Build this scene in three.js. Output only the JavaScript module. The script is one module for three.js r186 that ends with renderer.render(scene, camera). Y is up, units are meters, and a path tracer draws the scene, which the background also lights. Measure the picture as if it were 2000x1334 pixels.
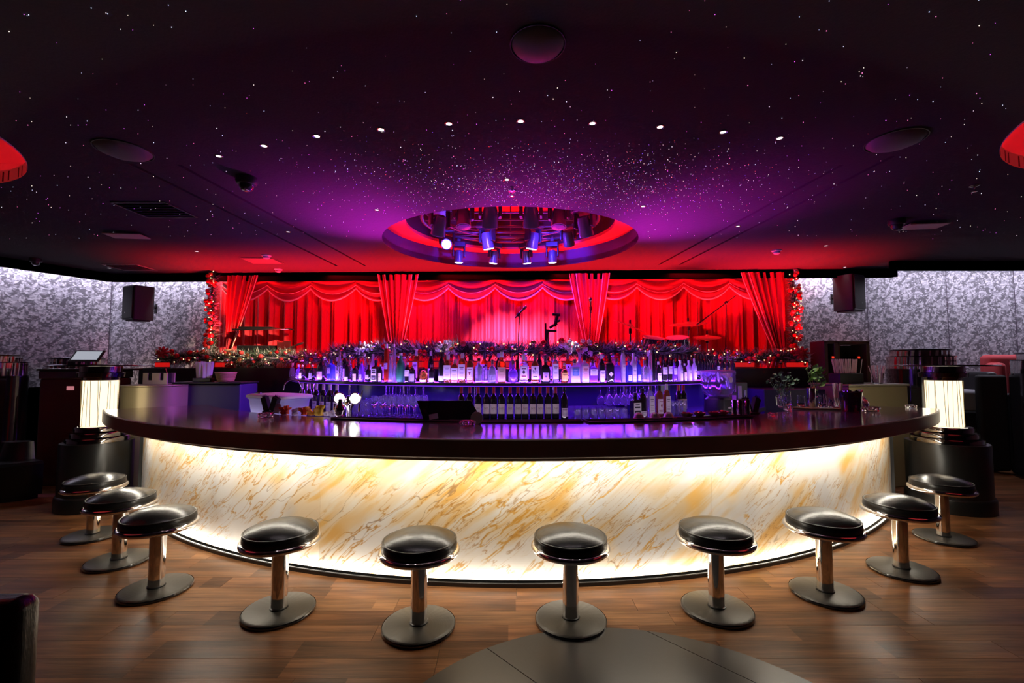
import * as THREE from 'three';
import { RoundedBoxGeometry } from 'three/addons/geometries/RoundedBoxGeometry.js';
import { mergeGeometries, toCreasedNormals } from 'three/addons/utils/BufferGeometryUtils.js';
import { RectAreaLightUniformsLib } from 'three/addons/lights/RectAreaLightUniformsLib.js';

// ---------------------------------------------------------------- camera, exposure, large lights
const scene = new THREE.Scene();
scene.background = new THREE.Color(0x000000);
const camera = new THREE.PerspectiveCamera(73.76, 2000 / 1334, 0.05, 60);
camera.position.set(0, 1.5, 0);
camera.rotation.set(0.0539, 0, 0);
const renderer = new THREE.WebGLRenderer({ antialias: true });
renderer.toneMapping = THREE.LinearToneMapping;
renderer.toneMappingExposure = 1.0;
renderer.shadowMap.enabled = true;
RectAreaLightUniformsLib.init();

const V = (x, y, z) => new THREE.Vector3(x, y, z);
const W = (x, y, d) => V(x, y, -d);                    // x to the right, y up, d metres away from the camera
const RGB = (r, g, b) => new THREE.Color().setRGB(r, g, b);
const BAR = { x: 0.03, d: 8.45 };                       // every curve of the bar is struck round this point
const arc = (r, a, y) => V(BAR.x + r * Math.sin(a), y, -BAR.d + r * Math.cos(a));
const FACE = { x: 0.05, d: 8.68 };                      // the lit front is struck round a point a little further back
const faceArc = (r, a, y) => V(FACE.x + r * Math.sin(a), y, -FACE.d + r * Math.cos(a));
const DEG = Math.PI / 180;
const WALL = (x, off = 0) => 7.45 - 0.03 * x - off;    // distance of the stage wall at x

function area(w, h, color, intensity, from, to) {
  const l = new THREE.RectAreaLight(color, intensity, w, h);
  l.position.copy(from); l.lookAt(to); l.name = 'strip_lamp'; scene.add(l); return l;
}
function spot(color, intensity, from, to, angle, penumbra = 0.5, radius = 1) {
  const l = new THREE.SpotLight(color, intensity, 0, angle, penumbra, 2);
  l.position.copy(from); l.target.position.copy(to); l.castShadow = true; l.shadow.radius = radius; l.name = 'spot_lamp';
  scene.add(l, l.target); l.target.name = 'spot_aim'; return l;
}
function point(color, intensity, at, radius = 1) {
  const l = new THREE.PointLight(color, intensity, 0, 2); l.position.copy(at); l.castShadow = true; l.shadow.radius = radius; l.name = 'point_lamp'; scene.add(l); return l;
}
const LIGHT = {
  warm: RGB(1, 0.92, 0.77), cool: RGB(0.86, 0.8, 1), red: RGB(1, 0.01, 0.02), violet: RGB(0.22, 0.03, 1), blue: RGB(0.06, 0.03, 1), pink: RGB(1, 0.26, 0.72), lilac: RGB(0.45, 0.25, 1), work: RGB(0.9, 0.75, 1), magenta: RGB(1, 0.015, 0.95),
  barTop: 52, barFoot: 30, barOnyx: 0.1, cove: 80, curtainTop: 46, curtainFoot: 20, shelfDown: 60, shelfUp: 55, shelfFront: 70, bench: 16, ceilingRed: 29, ceilingViolet: 24, lampGlow: 1.7, lampArea: 1.5, starGlow: 2.5, oval: 0.9, recess: 0.6, down: 0.6,  // bench (tinted by work), ceilingRed and ceilingViolet drive added lamps
};
// warm strips under the counter's overhang and along the foot of the bar front
for (let i = 0; i < 12; i++) {
  const a = (-45 + (i + 0.5) * 7.6) * DEG, w = 5.5 * 7.6 * DEG;
  area(w, 0.04, LIGHT.warm, LIGHT.barTop, faceArc(5.66, a, 0.905), faceArc(5.56, a, 0.4));
  area(w, 0.022, LIGHT.warm, LIGHT.barFoot, faceArc(5.492, a, 0.022), faceArc(5.47, a, 0.35));
}
// violet strips of the back bar: under the bottle shelf, and behind the bottles
for (let i = 0; i < 9; i++) {
  const a = (-54 + (i + 0.5) * 12) * DEG, w = 3.6 * 12 * DEG;
  area(w, 0.03, LIGHT.violet, LIGHT.shelfDown, arc(3.74, a, 1.283), arc(3.78, a, 0.9));
  area(w, 0.03, LIGHT.violet, LIGHT.shelfUp, arc(3.57, a, 1.335), arc(3.72, a, 1.8));
  area(w, 0.012, LIGHT.lilac, LIGHT.shelfFront, arc(3.795, a, 1.333), arc(3.7, a, 1.5));
}
// cool strips in the wall coves
for (const [x0, d0, x1, d1] of [[-6.55, 7.42, -4.75, 7.38], [4.5, 7.1, 5.5, 7.05], [5.5, 6.75, 9.3, 6.65], [-6.75, 7.4, -8.2, 5.5]]) {
  const n = 2;
  for (let k = 0; k < n; k++) {
    const t0 = (k + 0.5) / n, x = x0 + (x1 - x0) * t0, d = d0 + (d1 - d0) * t0, len = Math.hypot(x1 - x0, d1 - d0) / n;
    const nx = -(d1 - d0), nd = x1 - x0, s = (nd > 0 ? 1 : -1) / Math.hypot(nx, nd);
    const side = x1 < -6.8 ? V(-0.12, 0, -0.1) : V(0, 0, -0.14);
    const p = W(x, 3.12, d), l = new THREE.RectAreaLight(LIGHT.cool, LIGHT.cove * (x1 < 5.6 && x1 > 0 ? 1.5 : 1), len, 0.05);
    l.position.copy(p); l.up.set(nx * s * 0, 0, 1); l.lookAt(p.clone().add(V(side.x, -1, side.z))); l.name = 'strip_lamp';
    // keep the long side of the strip along the wall
    const along = V(x1 - x0, 0, -(d1 - d0)).normalize(), down = V(side.x, -1, side.z).normalize(), up = new THREE.Vector3().crossVectors(down.clone().negate(), along).normalize();
    l.quaternion.setFromRotationMatrix(new THREE.Matrix4().makeBasis(along, up, down.clone().negate()));
    scene.add(l);
  }
}
// red strips over and under the stage curtain
for (let i = 0; i < 5; i++) {
  const x = -3.85 + 1.8 * i;
  area(1.75, 0.05, LIGHT.red, LIGHT.curtainTop * (i === 4 ? 1.5 : 1), W(x, 2.97, WALL(x, 0.26)), W(x, 2.3, WALL(x, 0.0)));
  area(1.75, 0.08, LIGHT.red, LIGHT.curtainFoot, W(x, 0.5, WALL(x, 0.5)), W(x, 2.2, WALL(x, 0.1)));
}

// added spots without fittings, aimed up to colour the ceiling red and purple
for (const x of [-4.6, -3.6, -2.6, -1.6, -0.6, 0.4, 1.4, 2.4, 3.4, 4.3]) spot(LIGHT.red, LIGHT.ceilingRed, W(x, 1.86, 6.9 - 0.03 * x), W(x, 3, 6.8 - 0.03 * x), 0.95, 1, 3);
for (const x of [-1.3, 0, 1.3]) spot(LIGHT.magenta, LIGHT.ceilingViolet, W(x, 1.9, 5.3), W(x * 1.2 + 0.1, 3, 4.7), 0.7, 1, 3);
// added strips lighting the bottle labels, added red spots from the truss brightening the drapes
for (let i = 0; i < 7; i++) { const a = (-36 + 12 * i) * DEG; area(0.8, 0.02, LIGHT.work, LIGHT.bench, arc(4.74, a, 0.92), arc(3.9, a, 1.08)); }
for (const x of [-1.15, -0.6, 0.6, 1.1]) spot(LIGHT.red, 34, W(x, 2.96, 5.3), W(x * 2.9, 2.1, 7.3), 0.42, 1, 3);
spot(RGB(0.4, 0.12, 1), 70, W(-0.9, 2.93, 5.4), W(-3.9, 1.0, 5.9), 0.2, 0.9, 3);  // added violet spot that tints the left service cabinet
spot(RGB(1, 0.85, 0.5), 130, W(-1.0, 2.93, 5.4), W(-3.9, 1.8, 7.0), 0.16, 0.8, 2);  // added warm spot that brightens the piano front

// ---------------------------------------------------------------- helpers: random numbers, noise, names
function rng(seed) { let s = seed >>> 0; return () => { s = (s + 0x6d2b79f5) | 0; let t = Math.imul(s ^ (s >>> 15), 1 | s); t = (t + Math.imul(t ^ (t >>> 7), 61 | t)) ^ t; return ((t ^ (t >>> 14)) >>> 0) / 4294967296; }; }
const R0 = rng(7);
const hash = (x, y, s) => { let h = Math.imul(x, 374761393) + Math.imul(y, 668265263) + Math.imul(s, 1274126177); h = Math.imul(h ^ (h >>> 13), 1274126177); return ((h ^ (h >>> 16)) >>> 0) / 4294967296; };
function noise(x, y, s = 0, px = 0, py = 0) {          // value noise, repeating after px, py cells if given
  const xi = Math.floor(x), yi = Math.floor(y), fx = x - xi, fy = y - yi, u = fx * fx * (3 - 2 * fx), v = fy * fy * (3 - 2 * fy);
  const w = (a, p) => (p ? ((a % p) + p) % p : a);
  const h = (a, b) => hash(w(a, px), w(b, py), s);
  return (h(xi, yi) * (1 - u) + h(xi + 1, yi) * u) * (1 - v) + (h(xi, yi + 1) * (1 - u) + h(xi + 1, yi + 1) * u) * v;
}
function fbm(x, y, s, oct = 4, px = 0, py = 0) { let t = 0, a = 0.5, n = 0; for (let i = 0; i < oct; i++) { t += a * noise(x, y, s + i, px, py); n += a; a *= 0.5; x *= 2; y *= 2; px *= 2; py *= 2; } return t / n; }
function texture(w, h, fn, srgb = true) {
  const data = new Uint8Array(w * h * 4);
  for (let y = 0; y < h; y++) for (let x = 0; x < w; x++) { const c = fn(x / w, y / h), k = (y * w + x) * 4; data[k] = Math.max(0, Math.min(255, c[0] * 255)); data[k + 1] = Math.max(0, Math.min(255, c[1] * 255)); data[k + 2] = Math.max(0, Math.min(255, c[2] * 255)); data[k + 3] = 255; }
  const t = new THREE.DataTexture(data, w, h); t.magFilter = THREE.LinearFilter; t.minFilter = THREE.LinearMipmapLinearFilter; t.generateMipmaps = true;
  t.wrapS = t.wrapT = THREE.RepeatWrapping; if (srgb) t.colorSpace = THREE.SRGBColorSpace; t.needsUpdate = true; return t;
}
const mix = (a, b, t) => [a[0] + (b[0] - a[0]) * t, a[1] + (b[1] - a[1]) * t, a[2] + (b[2] - a[2]) * t];
const smooth = (a, b, x) => { const t = Math.max(0, Math.min(1, (x - a) / (b - a))); return t * t * (3 - 2 * t); };

const used = {};
function numbered(name) { const n = used[name] = (used[name] ?? -1) + 1; return n ? name + '_' + String(n).padStart(3, '0') : name; }
function tag(o, label, category, group) { o.userData.label = label; o.userData.category = category; if (group) o.userData.group = group; return o; }
function thing(name, label, category, at = V(0, 0, 0), turn = 0, group) {
  const o = new THREE.Group(); o.name = numbered(name); o.position.copy(at); o.rotation.y = turn; tag(o, label, category, group); scene.add(o); return o;
}
function part(name, geometry, material, parent, at, rot) {
  const m = new THREE.Mesh(geometry, material); m.name = numbered(name); m.castShadow = m.receiveShadow = true;
  if (at) m.position.copy(at); if (rot) m.rotation.set(...rot); (parent ?? scene).add(m); return m;
}
function struct(name, geometry, material, parent) { const m = part(name, geometry, material, parent); if (!parent) m.userData.kind = 'structure'; return m; }
function copy(o, at, turn, label, group) {
  const c = o.clone(); c.name = numbered(o.name.replace(/_\d{3}$/, '')); c.userData = { ...o.userData };
  c.traverse((k) => { if (k !== c) k.name = numbered(k.name.replace(/_\d{3}$/, '')); });
  if (at) c.position.copy(at); if (turn !== undefined) c.rotation.y = turn; if (label) c.userData.label = label; if (group) c.userData.group = group; scene.add(c); return c;
}
const ORD = ['first', 'second', 'third', 'fourth', 'fifth', 'sixth', 'seventh', 'eighth', 'ninth', 'tenth', 'eleventh', 'twelfth', 'thirteenth', 'fourteenth', 'fifteenth', 'sixteenth', 'seventeenth', 'eighteenth', 'nineteenth', 'twentieth'];
const ordinal = (i) => i < 20 ? ORD[i] : ['twenty', 'thirty', 'forty', 'fifty', 'sixty', 'seventy'][Math.floor((i + 1) / 10) - 2] + ((i + 1) % 10 ? '-' + ORD[(i + 1) % 10 - 1] : 'th').replace('tyth', 'tieth');

// ---------------------------------------------------------------- helpers: geometry
function loft(rings, seg = 20, caps = true, crease = 0.7) {       // rings: [radius, y, squareness = 2, depth radius = radius, dx, dz]
  const pos = [], uv = [], idx = [], row = seg + 1;
  rings.forEach(([r, y, n = 2, rz = r, dx = 0, dz = 0], i) => {
    for (let k = 0; k <= seg; k++) {
      const t = (k / seg) * Math.PI * 2, s = Math.sin(t), c = Math.cos(t);
      pos.push(r * Math.sign(s) * Math.abs(s) ** (2 / n) + dx, y, rz * Math.sign(c) * Math.abs(c) ** (2 / n) + dz); uv.push(k / seg, i / (rings.length - 1));
    }
  });
  for (let i = 0; i < rings.length - 1; i++) for (let k = 0; k < seg; k++) { const a = i * row + k, b = a + 1, c = a + row, d = c + 1; idx.push(a, b, d, a, d, c); }
  if (caps) for (const [i, up] of [[0, false], [rings.length - 1, true]]) {
    const [r, y, , , dx = 0, dz = 0] = rings[i]; if (r < 1e-5) continue;
    const m = pos.length / 3; pos.push(dx, y, dz); uv.push(0.5, up ? 1 : 0);
    for (let k = 0; k < seg; k++) { const a = i * row + k, b = a + 1; if (up) idx.push(m, a, b); else idx.push(m, b, a); }
  }
  const g = new THREE.BufferGeometry(); g.setAttribute('position', new THREE.Float32BufferAttribute(pos, 3)); g.setAttribute('uv', new THREE.Float32BufferAttribute(uv, 2)); g.setIndex(idx);
  return toCreasedNormals(g, rings.some((r) => (r[2] ?? 2) > 4.5) ? Math.min(crease, 0.32) : crease);
}
function sweep(profile, a0, a1, n, closed = true, cx = BAR.x, cd = BAR.d, crease = 0.6) {   // profile [[r, y], ...] carried along an arc; uv in metres along it
  const pos = [], uv = [], idx = [], m = profile.length, len = [0];
  for (let j = 1; j <= m; j++) len.push(len[j - 1] + Math.hypot(profile[j % m][0] - profile[j - 1][0], profile[j % m][1] - profile[j - 1][1]));
  const row = closed ? m + 1 : m;
  for (let i = 0; i <= n; i++) { const a = a0 + ((a1 - a0) * i) / n; for (let j = 0; j < row; j++) { const [r, y] = profile[j % m]; pos.push(cx + r * Math.sin(a), y, -cd + r * Math.cos(a)); uv.push(r * a, len[j]); } }
  for (let i = 0; i < n; i++) for (let j = 0; j < row - 1; j++) { const a = i * row + j, b = a + 1, c = a + row, d = c + 1; idx.push(a, c, d, a, d, b); }
  if (closed) {
    const tri = THREE.ShapeUtils.triangulateShape(profile.map(([r, y]) => new THREE.Vector2(r, y)), []);
    for (const i of [0, n]) for (const t of tri) { const f = t.map((q) => i * row + q); idx.push(...(i ? f : f.reverse())); }
  }
  const g = new THREE.BufferGeometry(); g.setAttribute('position', new THREE.Float32BufferAttribute(pos, 3)); g.setAttribute('uv', new THREE.Float32BufferAttribute(uv, 2)); g.setIndex(idx);
  return toCreasedNormals(g, crease);
}
const box = (w, h, d, r = 0.006, at) => { const g = new RoundedBoxGeometry(w, h, d, 2, Math.min(r, w / 2.01, h / 2.01, d / 2.01)); if (at) g.translate(at.x, at.y, at.z); return g; };
const plain = (w, h, d, at) => { const g = new THREE.BoxGeometry(w, h, d); if (at) g.translate(at.x, at.y, at.z); return g; };
const tube = (pts, r, seg = 20, rad = 8) => new THREE.TubeGeometry(new THREE.CatmullRomCurve3(pts), seg, r, rad);
function bar(a, b, r, seg = 10, r2 = r) { const d = b.clone().sub(a), g = new THREE.CylinderGeometry(r2, r, d.length(), seg); g.applyQuaternion(new THREE.Quaternion().setFromUnitVectors(V(0, 1, 0), d.clone().normalize())); g.translate((a.x + b.x) / 2, (a.y + b.y) / 2, (a.z + b.z) / 2); return g; }
const join = (list) => mergeGeometries(list.map((g) => { const q = g.index ? g.toNonIndexed() : g.clone(); for (const k of Object.keys(q.attributes)) if (!['position', 'normal', 'uv'].includes(k)) q.deleteAttribute(k); return q; }), false);
function grid(nu, nv, fn, crease = 1.2) {               // surface from fn(u, v) -> Vector3
  const pos = [], uv = [], idx = [];
  for (let j = 0; j <= nv; j++) for (let i = 0; i <= nu; i++) { const p = fn(i / nu, j / nv); pos.push(p.x, p.y, p.z); uv.push(i / nu, j / nv); }
  for (let j = 0; j < nv; j++) for (let i = 0; i < nu; i++) { const a = j * (nu + 1) + i, b = a + 1, c = a + nu + 1, d = c + 1; idx.push(a, b, d, a, d, c); }
  const g = new THREE.BufferGeometry(); g.setAttribute('position', new THREE.Float32BufferAttribute(pos, 3)); g.setAttribute('uv', new THREE.Float32BufferAttribute(uv, 2)); g.setIndex(idx); g.computeVertexNormals(); return g;
}
function upright(a, b, y0, y1, t) {                    // a wall between two plan points [x, d], t thick on its far side
  const dx = b[0] - a[0], dd = b[1] - a[1], l = Math.hypot(dx, dd), g = new THREE.BoxGeometry(l, y1 - y0, t);
  const uvs = g.attributes.uv, pos = g.attributes.position; for (let i = 0; i < uvs.count; i++) uvs.setXY(i, pos.getX(i) + l / 2, pos.getY(i) + (y1 - y0) / 2);
  g.translate(0, 0, -t / 2); g.rotateY(Math.atan2(dd, dx)); g.translate((a[0] + b[0]) / 2, (y0 + y1) / 2, -(a[1] + b[1]) / 2); return g;
}

// ---------------------------------------------------------------- materials
const std = (color, roughness, metalness = 0, more = {}) => new THREE.MeshStandardMaterial({ color, roughness, metalness, ...more });
const phy = (color, roughness, metalness = 0, more = {}) => new THREE.MeshPhysicalMaterial({ color, roughness, metalness, ...more });
const glow = (color, k) => new THREE.MeshStandardMaterial({ color: 0x111111, emissive: color, emissiveIntensity: k, roughness: 0.6 });

const marbleMap = texture(2048, 400, (u, v) => {
  const X = u * 9.6, Y = v * 0.95, wx = fbm(X * 1.1, Y * 1.1, 11, 4) - 0.5, wy = fbm(X * 3 + 9, Y * 3, 21, 4) - 0.5, w3 = fbm(X * 9, Y * 9, 23, 3) - 0.5;
  const x = X + wx * 0.3 + wy * 0.12 + w3 * 0.03, y = Y + wy * 0.14 + w3 * 0.03, p = x * 0.64 - y * 0.77, q = x * 0.77 + y * 0.64;   // p across the veins, q along them
  const cloud = smooth(0.38, 0.66, fbm(p * 5.5, q * 1.7, 31, 5)), streak = smooth(0.42, 0.7, fbm(p * 22, q * 2.6, 41, 4)), soft = fbm(X * 1.6 + 3, Y * 1.9, 47, 3);
  const vein = (f, g, s) => 1 - Math.abs(fbm(p * f, q * g, s, 5) - 0.5) * 2, gate = smooth(0.42, 0.62, fbm(X * 1.5, Y * 2, 71, 3)), gate2 = smooth(0.42, 0.6, fbm(X * 1.9 + 7, Y * 2.4, 73, 3));
  let c = mix([0.86, 0.84, 0.81], [0.84, 0.65, 0.36], (cloud * 0.42 + streak * (0.12 + 0.5 * cloud)) * smooth(0.32, 0.6, soft));
  c = mix(c, [0.74, 0.73, 0.73], smooth(0.52, 0.72, fbm(X * 2.3 + 5, Y * 2.3, 81, 4)) * 0.5);
  c = mix(c, [0.78, 0.54, 0.18], smooth(0.95, 0.997, vein(9, 2, 61)) * gate2 * 0.8); c = mix(c, [0.7, 0.47, 0.18], smooth(0.94, 0.995, vein(19, 3.2, 65)) * gate * 0.8); c = mix(c, [0.62, 0.42, 0.2], smooth(0.95, 0.995, vein(30, 5, 67)) * gate2 * 0.6);
  return mix(c, [0.46, 0.33, 0.2], smooth(0.988, 0.999, vein(3.6, 1.1, 51)) * gate * 0.55);
});
const paperMap = texture(1024, 1024, (u, v) => {
  const wx = fbm(u * 10, v * 10, 3, 3, 10, 10) - 0.5, wy = fbm(u * 10, v * 10, 5, 3, 10, 10) - 0.5;
  const blot = fbm(u * 22 + wx * 1.6, v * 26 + wy * 1.6, 7, 4, 22, 26), leaf = fbm(u * 48 + wx * 2, v * 56 + wy * 2, 17, 3, 48, 56), big = fbm(u * 5, v * 5, 27, 3, 5, 5);
  const t = smooth(0.38, 0.56, blot * 0.6 + leaf * 0.4 + (big - 0.5) * 0.16), s = smooth(0.55, 0.62, leaf), f = 0.94 + 0.06 * noise(u * 500, v * 500, 9, 500, 500);
  return mix(mix([0.42, 0.41, 0.44], [0.66, 0.65, 0.69], t), [0.86, 0.85, 0.88], s * t * 0.8).map((q) => q * f);
});
const grainMaps = [0, 1, 2].map((k) => texture(512, 64, (u, v) => {
  const w = fbm(u * 6, v * 5 + 3 * k, 5 + k, 3), g = fbm(u * 7, v * 26 + w * 5, 15 + k, 4), s = smooth(0.5, 0.72, fbm(u * 3, v * 60, 25 + k, 3)), b = fbm(u * 3, v * 1.5, 35 + k, 3);
  const t = 0.72 + 0.28 * (g - 0.5) + 0.6 * (b - 0.5) - 0.05 * s; return [t, t * 0.97, t * 0.93];
}));
const scuffMap = texture(512, 512, (u, v) => { const t = 0.5 + 0.6 * (fbm(u * 14, v * 14, 4, 5, 14, 14) - 0.5) + 0.3 * (fbm(u * 60, v * 60, 8, 2, 60, 60) - 0.5); return [t, t, t]; }, false);
const feltMap = texture(256, 256, (u, v) => { const t = 0.5 + 0.5 * (noise(u * 128, v * 128, 2, 128, 128) - 0.5) + 0.4 * (fbm(u * 24, v * 24, 6, 3, 24, 24) - 0.5); return [t, t, t]; }, false);
const leatherMap = texture(256, 256, (u, v) => { const t = fbm(u * 40, v * 40, 12, 3, 40, 40); return [t, t, t]; }, false);

const M = {
  ceiling: std(RGB(0.036, 0.028, 0.037), 0.9, 0, { bumpMap: feltMap, bumpScale: 0.002 }),
  soffit: std(RGB(0.07, 0.05, 0.08), 0.6),
  paper: std(0xffffff, 0.45, 0.15, { map: paperMap }),
  blackWall: std(RGB(0.02, 0.02, 0.022), 0.8),
  subfloor: std(RGB(0.05, 0.028, 0.015), 0.6),
  onyx: new THREE.MeshPhysicalMaterial({ map: marbleMap, roughness: 0.35, emissive: 0xffffff, emissiveMap: marbleMap, emissiveIntensity: LIGHT.barOnyx }),
  counter: phy(RGB(0.42, 0.35, 0.34), 0.13, 0.72, { bumpMap: scuffMap, bumpScale: 0.00012 }),
  counterEdge: std(RGB(0.24, 0.15, 0.1), 0.42),
  blackGloss: phy(RGB(0.012, 0.012, 0.014), 0.12, 0, { clearcoat: 1, clearcoatRoughness: 0.05 }),
  blackSatin: std(RGB(0.014, 0.014, 0.015), 0.4),
  blackMatt: std(RGB(0.012, 0.012, 0.013), 0.75),
  graphite: std(RGB(0.05, 0.05, 0.05), 0.4, 0.3),
  leather: phy(RGB(0.008, 0.0075, 0.008), 0.27, 0, { specularIntensity: 0.75, bumpMap: leatherMap, bumpScale: 0.0006 }),
  chrome: std(RGB(0.75, 0.72, 0.7), 0.08, 1),
  smokeChrome: std(RGB(0.32, 0.29, 0.27), 0.1, 1),
  steel: std(RGB(0.6, 0.6, 0.62), 0.25, 1),
  basePlate: std(RGB(0.075, 0.07, 0.062), 0.42, 0.55, { bumpMap: feltMap, bumpScale: 0.0003 }),
  velvet: phy(RGB(0.5, 0.02, 0.035), 0.75, 0, { sheen: 0.6, sheenColor: RGB(1, 0.4, 0.4), sheenRoughness: 0.4 }),
  velvetDeep: phy(RGB(0.34, 0.012, 0.025), 0.7, 0, { sheen: 0.8, sheenColor: RGB(1, 0.4, 0.4), sheenRoughness: 0.35 }),
  trim: std(RGB(0.85, 0.55, 0.45), 0.55),
  litGold: std(RGB(0.36, 0.3, 0.17), 0.38, 0.5),  // on the cabinets this gold is warm lamplight put into the colour
  violetLitPanel: std(RGB(0.03, 0.02, 0.09), 0.5),  // violet light falling on the cabinet is put into this colour
  redLitLacquer: phy(RGB(0.06, 0.008, 0.01), 0.2, 0, { clearcoat: 0.8, clearcoatRoughness: 0.1 }),  // dark lacquer with the red light on the host counter mixed in
  redCloth: std(RGB(0.5, 0.06, 0.07), 0.85),
  greyCloth: std(RGB(0.3, 0.3, 0.33), 0.9),
  white: std(RGB(0.8, 0.8, 0.8), 0.5),
  cream: std(RGB(0.72, 0.66, 0.55), 0.7),
  paperStraw: std(RGB(0.78, 0.72, 0.66), 0.7),
  glass: phy(RGB(0.85, 0.85, 1), 0.06, 0, { transmission: 0.94, thickness: 0.01, ior: 1.5 }),
  thickGlass: phy(RGB(0.95, 0.96, 1), 0.02, 0, { transmission: 1, thickness: 0.03, ior: 1.45 }),
  bottleClear: phy(RGB(0.85, 0.85, 0.98), 0.06, 0, { transmission: 0.82, thickness: 0.04, ior: 1.35 }),
  bottleFrost: phy(RGB(0.72, 0.72, 0.85), 0.45, 0, { transmission: 0.4, thickness: 0.04 }),
  bottleBlue: phy(RGB(0.12, 0.12, 0.75), 0.08, 0, { transmission: 0.6, thickness: 0.04 }),
  bottleGreen: phy(RGB(0.05, 0.35, 0.16), 0.35, 0, { transmission: 0.3, thickness: 0.04 }),
  bottleAmber: phy(RGB(0.62, 0.2, 0.04), 0.06, 0, { transmission: 0.75, thickness: 0.04 }),
  bottleDark: phy(RGB(0.02, 0.016, 0.02), 0.08, 0, { clearcoat: 1, clearcoatRoughness: 0.04 }),
  bottleRed: phy(RGB(0.6, 0.04, 0.02), 0.12, 0, { transmission: 0.4, thickness: 0.04 }),
  bottleViolet: phy(RGB(0.4, 0.12, 0.8), 0.08, 0, { transmission: 0.6, thickness: 0.04 }),
  capBlack: std(RGB(0.02, 0.02, 0.02), 0.3), capGold: std(RGB(0.75, 0.55, 0.25), 0.3, 0.8), capSilver: std(RGB(0.7, 0.7, 0.72), 0.25, 0.9), capRed: std(RGB(0.42, 0.02, 0.03), 0.4), capCork: std(RGB(0.6, 0.45, 0.35), 0.8), capWhite: std(RGB(0.75, 0.73, 0.75), 0.4),
  pine: std(RGB(0.03, 0.075, 0.045), 0.75), herb: phy(RGB(0.12, 0.3, 0.04), 0.55, 0, { transmission: 0.2, thickness: 0 }), mint: std(RGB(0.05, 0.11, 0.05), 0.7),
  bauble: [phy(RGB(0.62, 0.02, 0.025), 0.12, 0.6), phy(RGB(0.7, 0.5, 0.2), 0.12, 0.9), phy(RGB(0.75, 0.75, 0.78), 0.1, 0.9), std(RGB(0.6, 0.05, 0.05), 0.5)],
  ribbon: std(RGB(0.62, 0.03, 0.04), 0.5),
  planter: std(RGB(0.5, 0.14, 0.1), 0.35, 0.4),
  brass: std(RGB(0.75, 0.5, 0.28), 0.4, 0.7),
  wood: std(RGB(0.16, 0.08, 0.04), 0.5, 0, { map: grainMaps[0] }),
  stone: phy(RGB(0.055, 0.052, 0.05), 0.3, 0, { bumpMap: scuffMap, bumpScale: 0.0004 }),
};
const plankTones = [[0.43, 0.2, 0.088], [0.38, 0.17, 0.072], [0.48, 0.235, 0.105], [0.32, 0.138, 0.058], [0.41, 0.185, 0.082]];
M.planks = plankTones.map((c, i) => phy(RGB(...c), 0.3 + 0.03 * (i % 3), 0, { specularIntensity: 0.32, map: grainMaps[i % 3], bumpMap: scuffMap, bumpScale: 0.0006 }));
// ---------------------------------------------------------------- the room
const CEIL = 3.0, ROOF = 3.9, LIP = 2.865;
const OVAL = { x: -0.02, d: 5.55, a: 1.54, b: 1.34, a2: 1.27, b2: 1.1 };
const REDS = [{ x: -4.45, d: 2.5, r: 1.17 }, { x: 4.18, d: 2.28, r: 1.13 }];
const ellipse = (x, d, a, b) => { const p = new THREE.Path(); p.absellipse(x, d, a, b, 0, Math.PI * 2, false, 0); return p; };
const floor = struct('floor', plain(19.4, 0.12, 11.6, W(-0.1, -0.075, 2.6)), M.subfloor);
{ // planks run across the room; the ones in view are parts, the rest one joined part
  const r = rng(21), rest = [], shapes = [0, 1, 2, 3].map((k) => { const g = box(1.4985, 0.015, 0.1492, 0.0009); const uv = g.attributes.uv, p = g.attributes.position; for (let i = 0; i < uv.count; i++) uv.setXY(i, p.getX(i) / 1.6 + 0.31 * k, p.getZ(i) / 0.15 + 0.27 * k); return g; });
  for (let j = 0; j < 72; j++) {
    const d = -2.9 + 0.15 * j, shift = r() * 1.5;
    for (let i = -7; i < 7; i++) {
      const x = i * 1.5 + shift, m = M.planks[Math.floor(r() * 5)], g = shapes[Math.floor(r() * 4)];
      if (Math.abs(x) > 8.8) continue;
      const behindBar = Math.hypot(x - BAR.x, d - BAR.d) < 4.9, inView = d > 1.9 && d < 6.0 && Math.abs(x) < d * 1.14 + 0.8 && !behindBar;
      const y = -0.0078 + (r() - 0.5) * 0.0006;
      if (inView) { const p = part('plank', g, m, floor, W(x, y, d)); p.rotation.y = (r() - 0.5) * 0.0008; }
      else { const q = g.clone(); q.translate(x, y, -d); rest.push(q); }
    }
  }
  const p = part('planks_beyond', join(rest), M.planks[0], floor); p.userData.kind = 'stuff';
}
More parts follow.
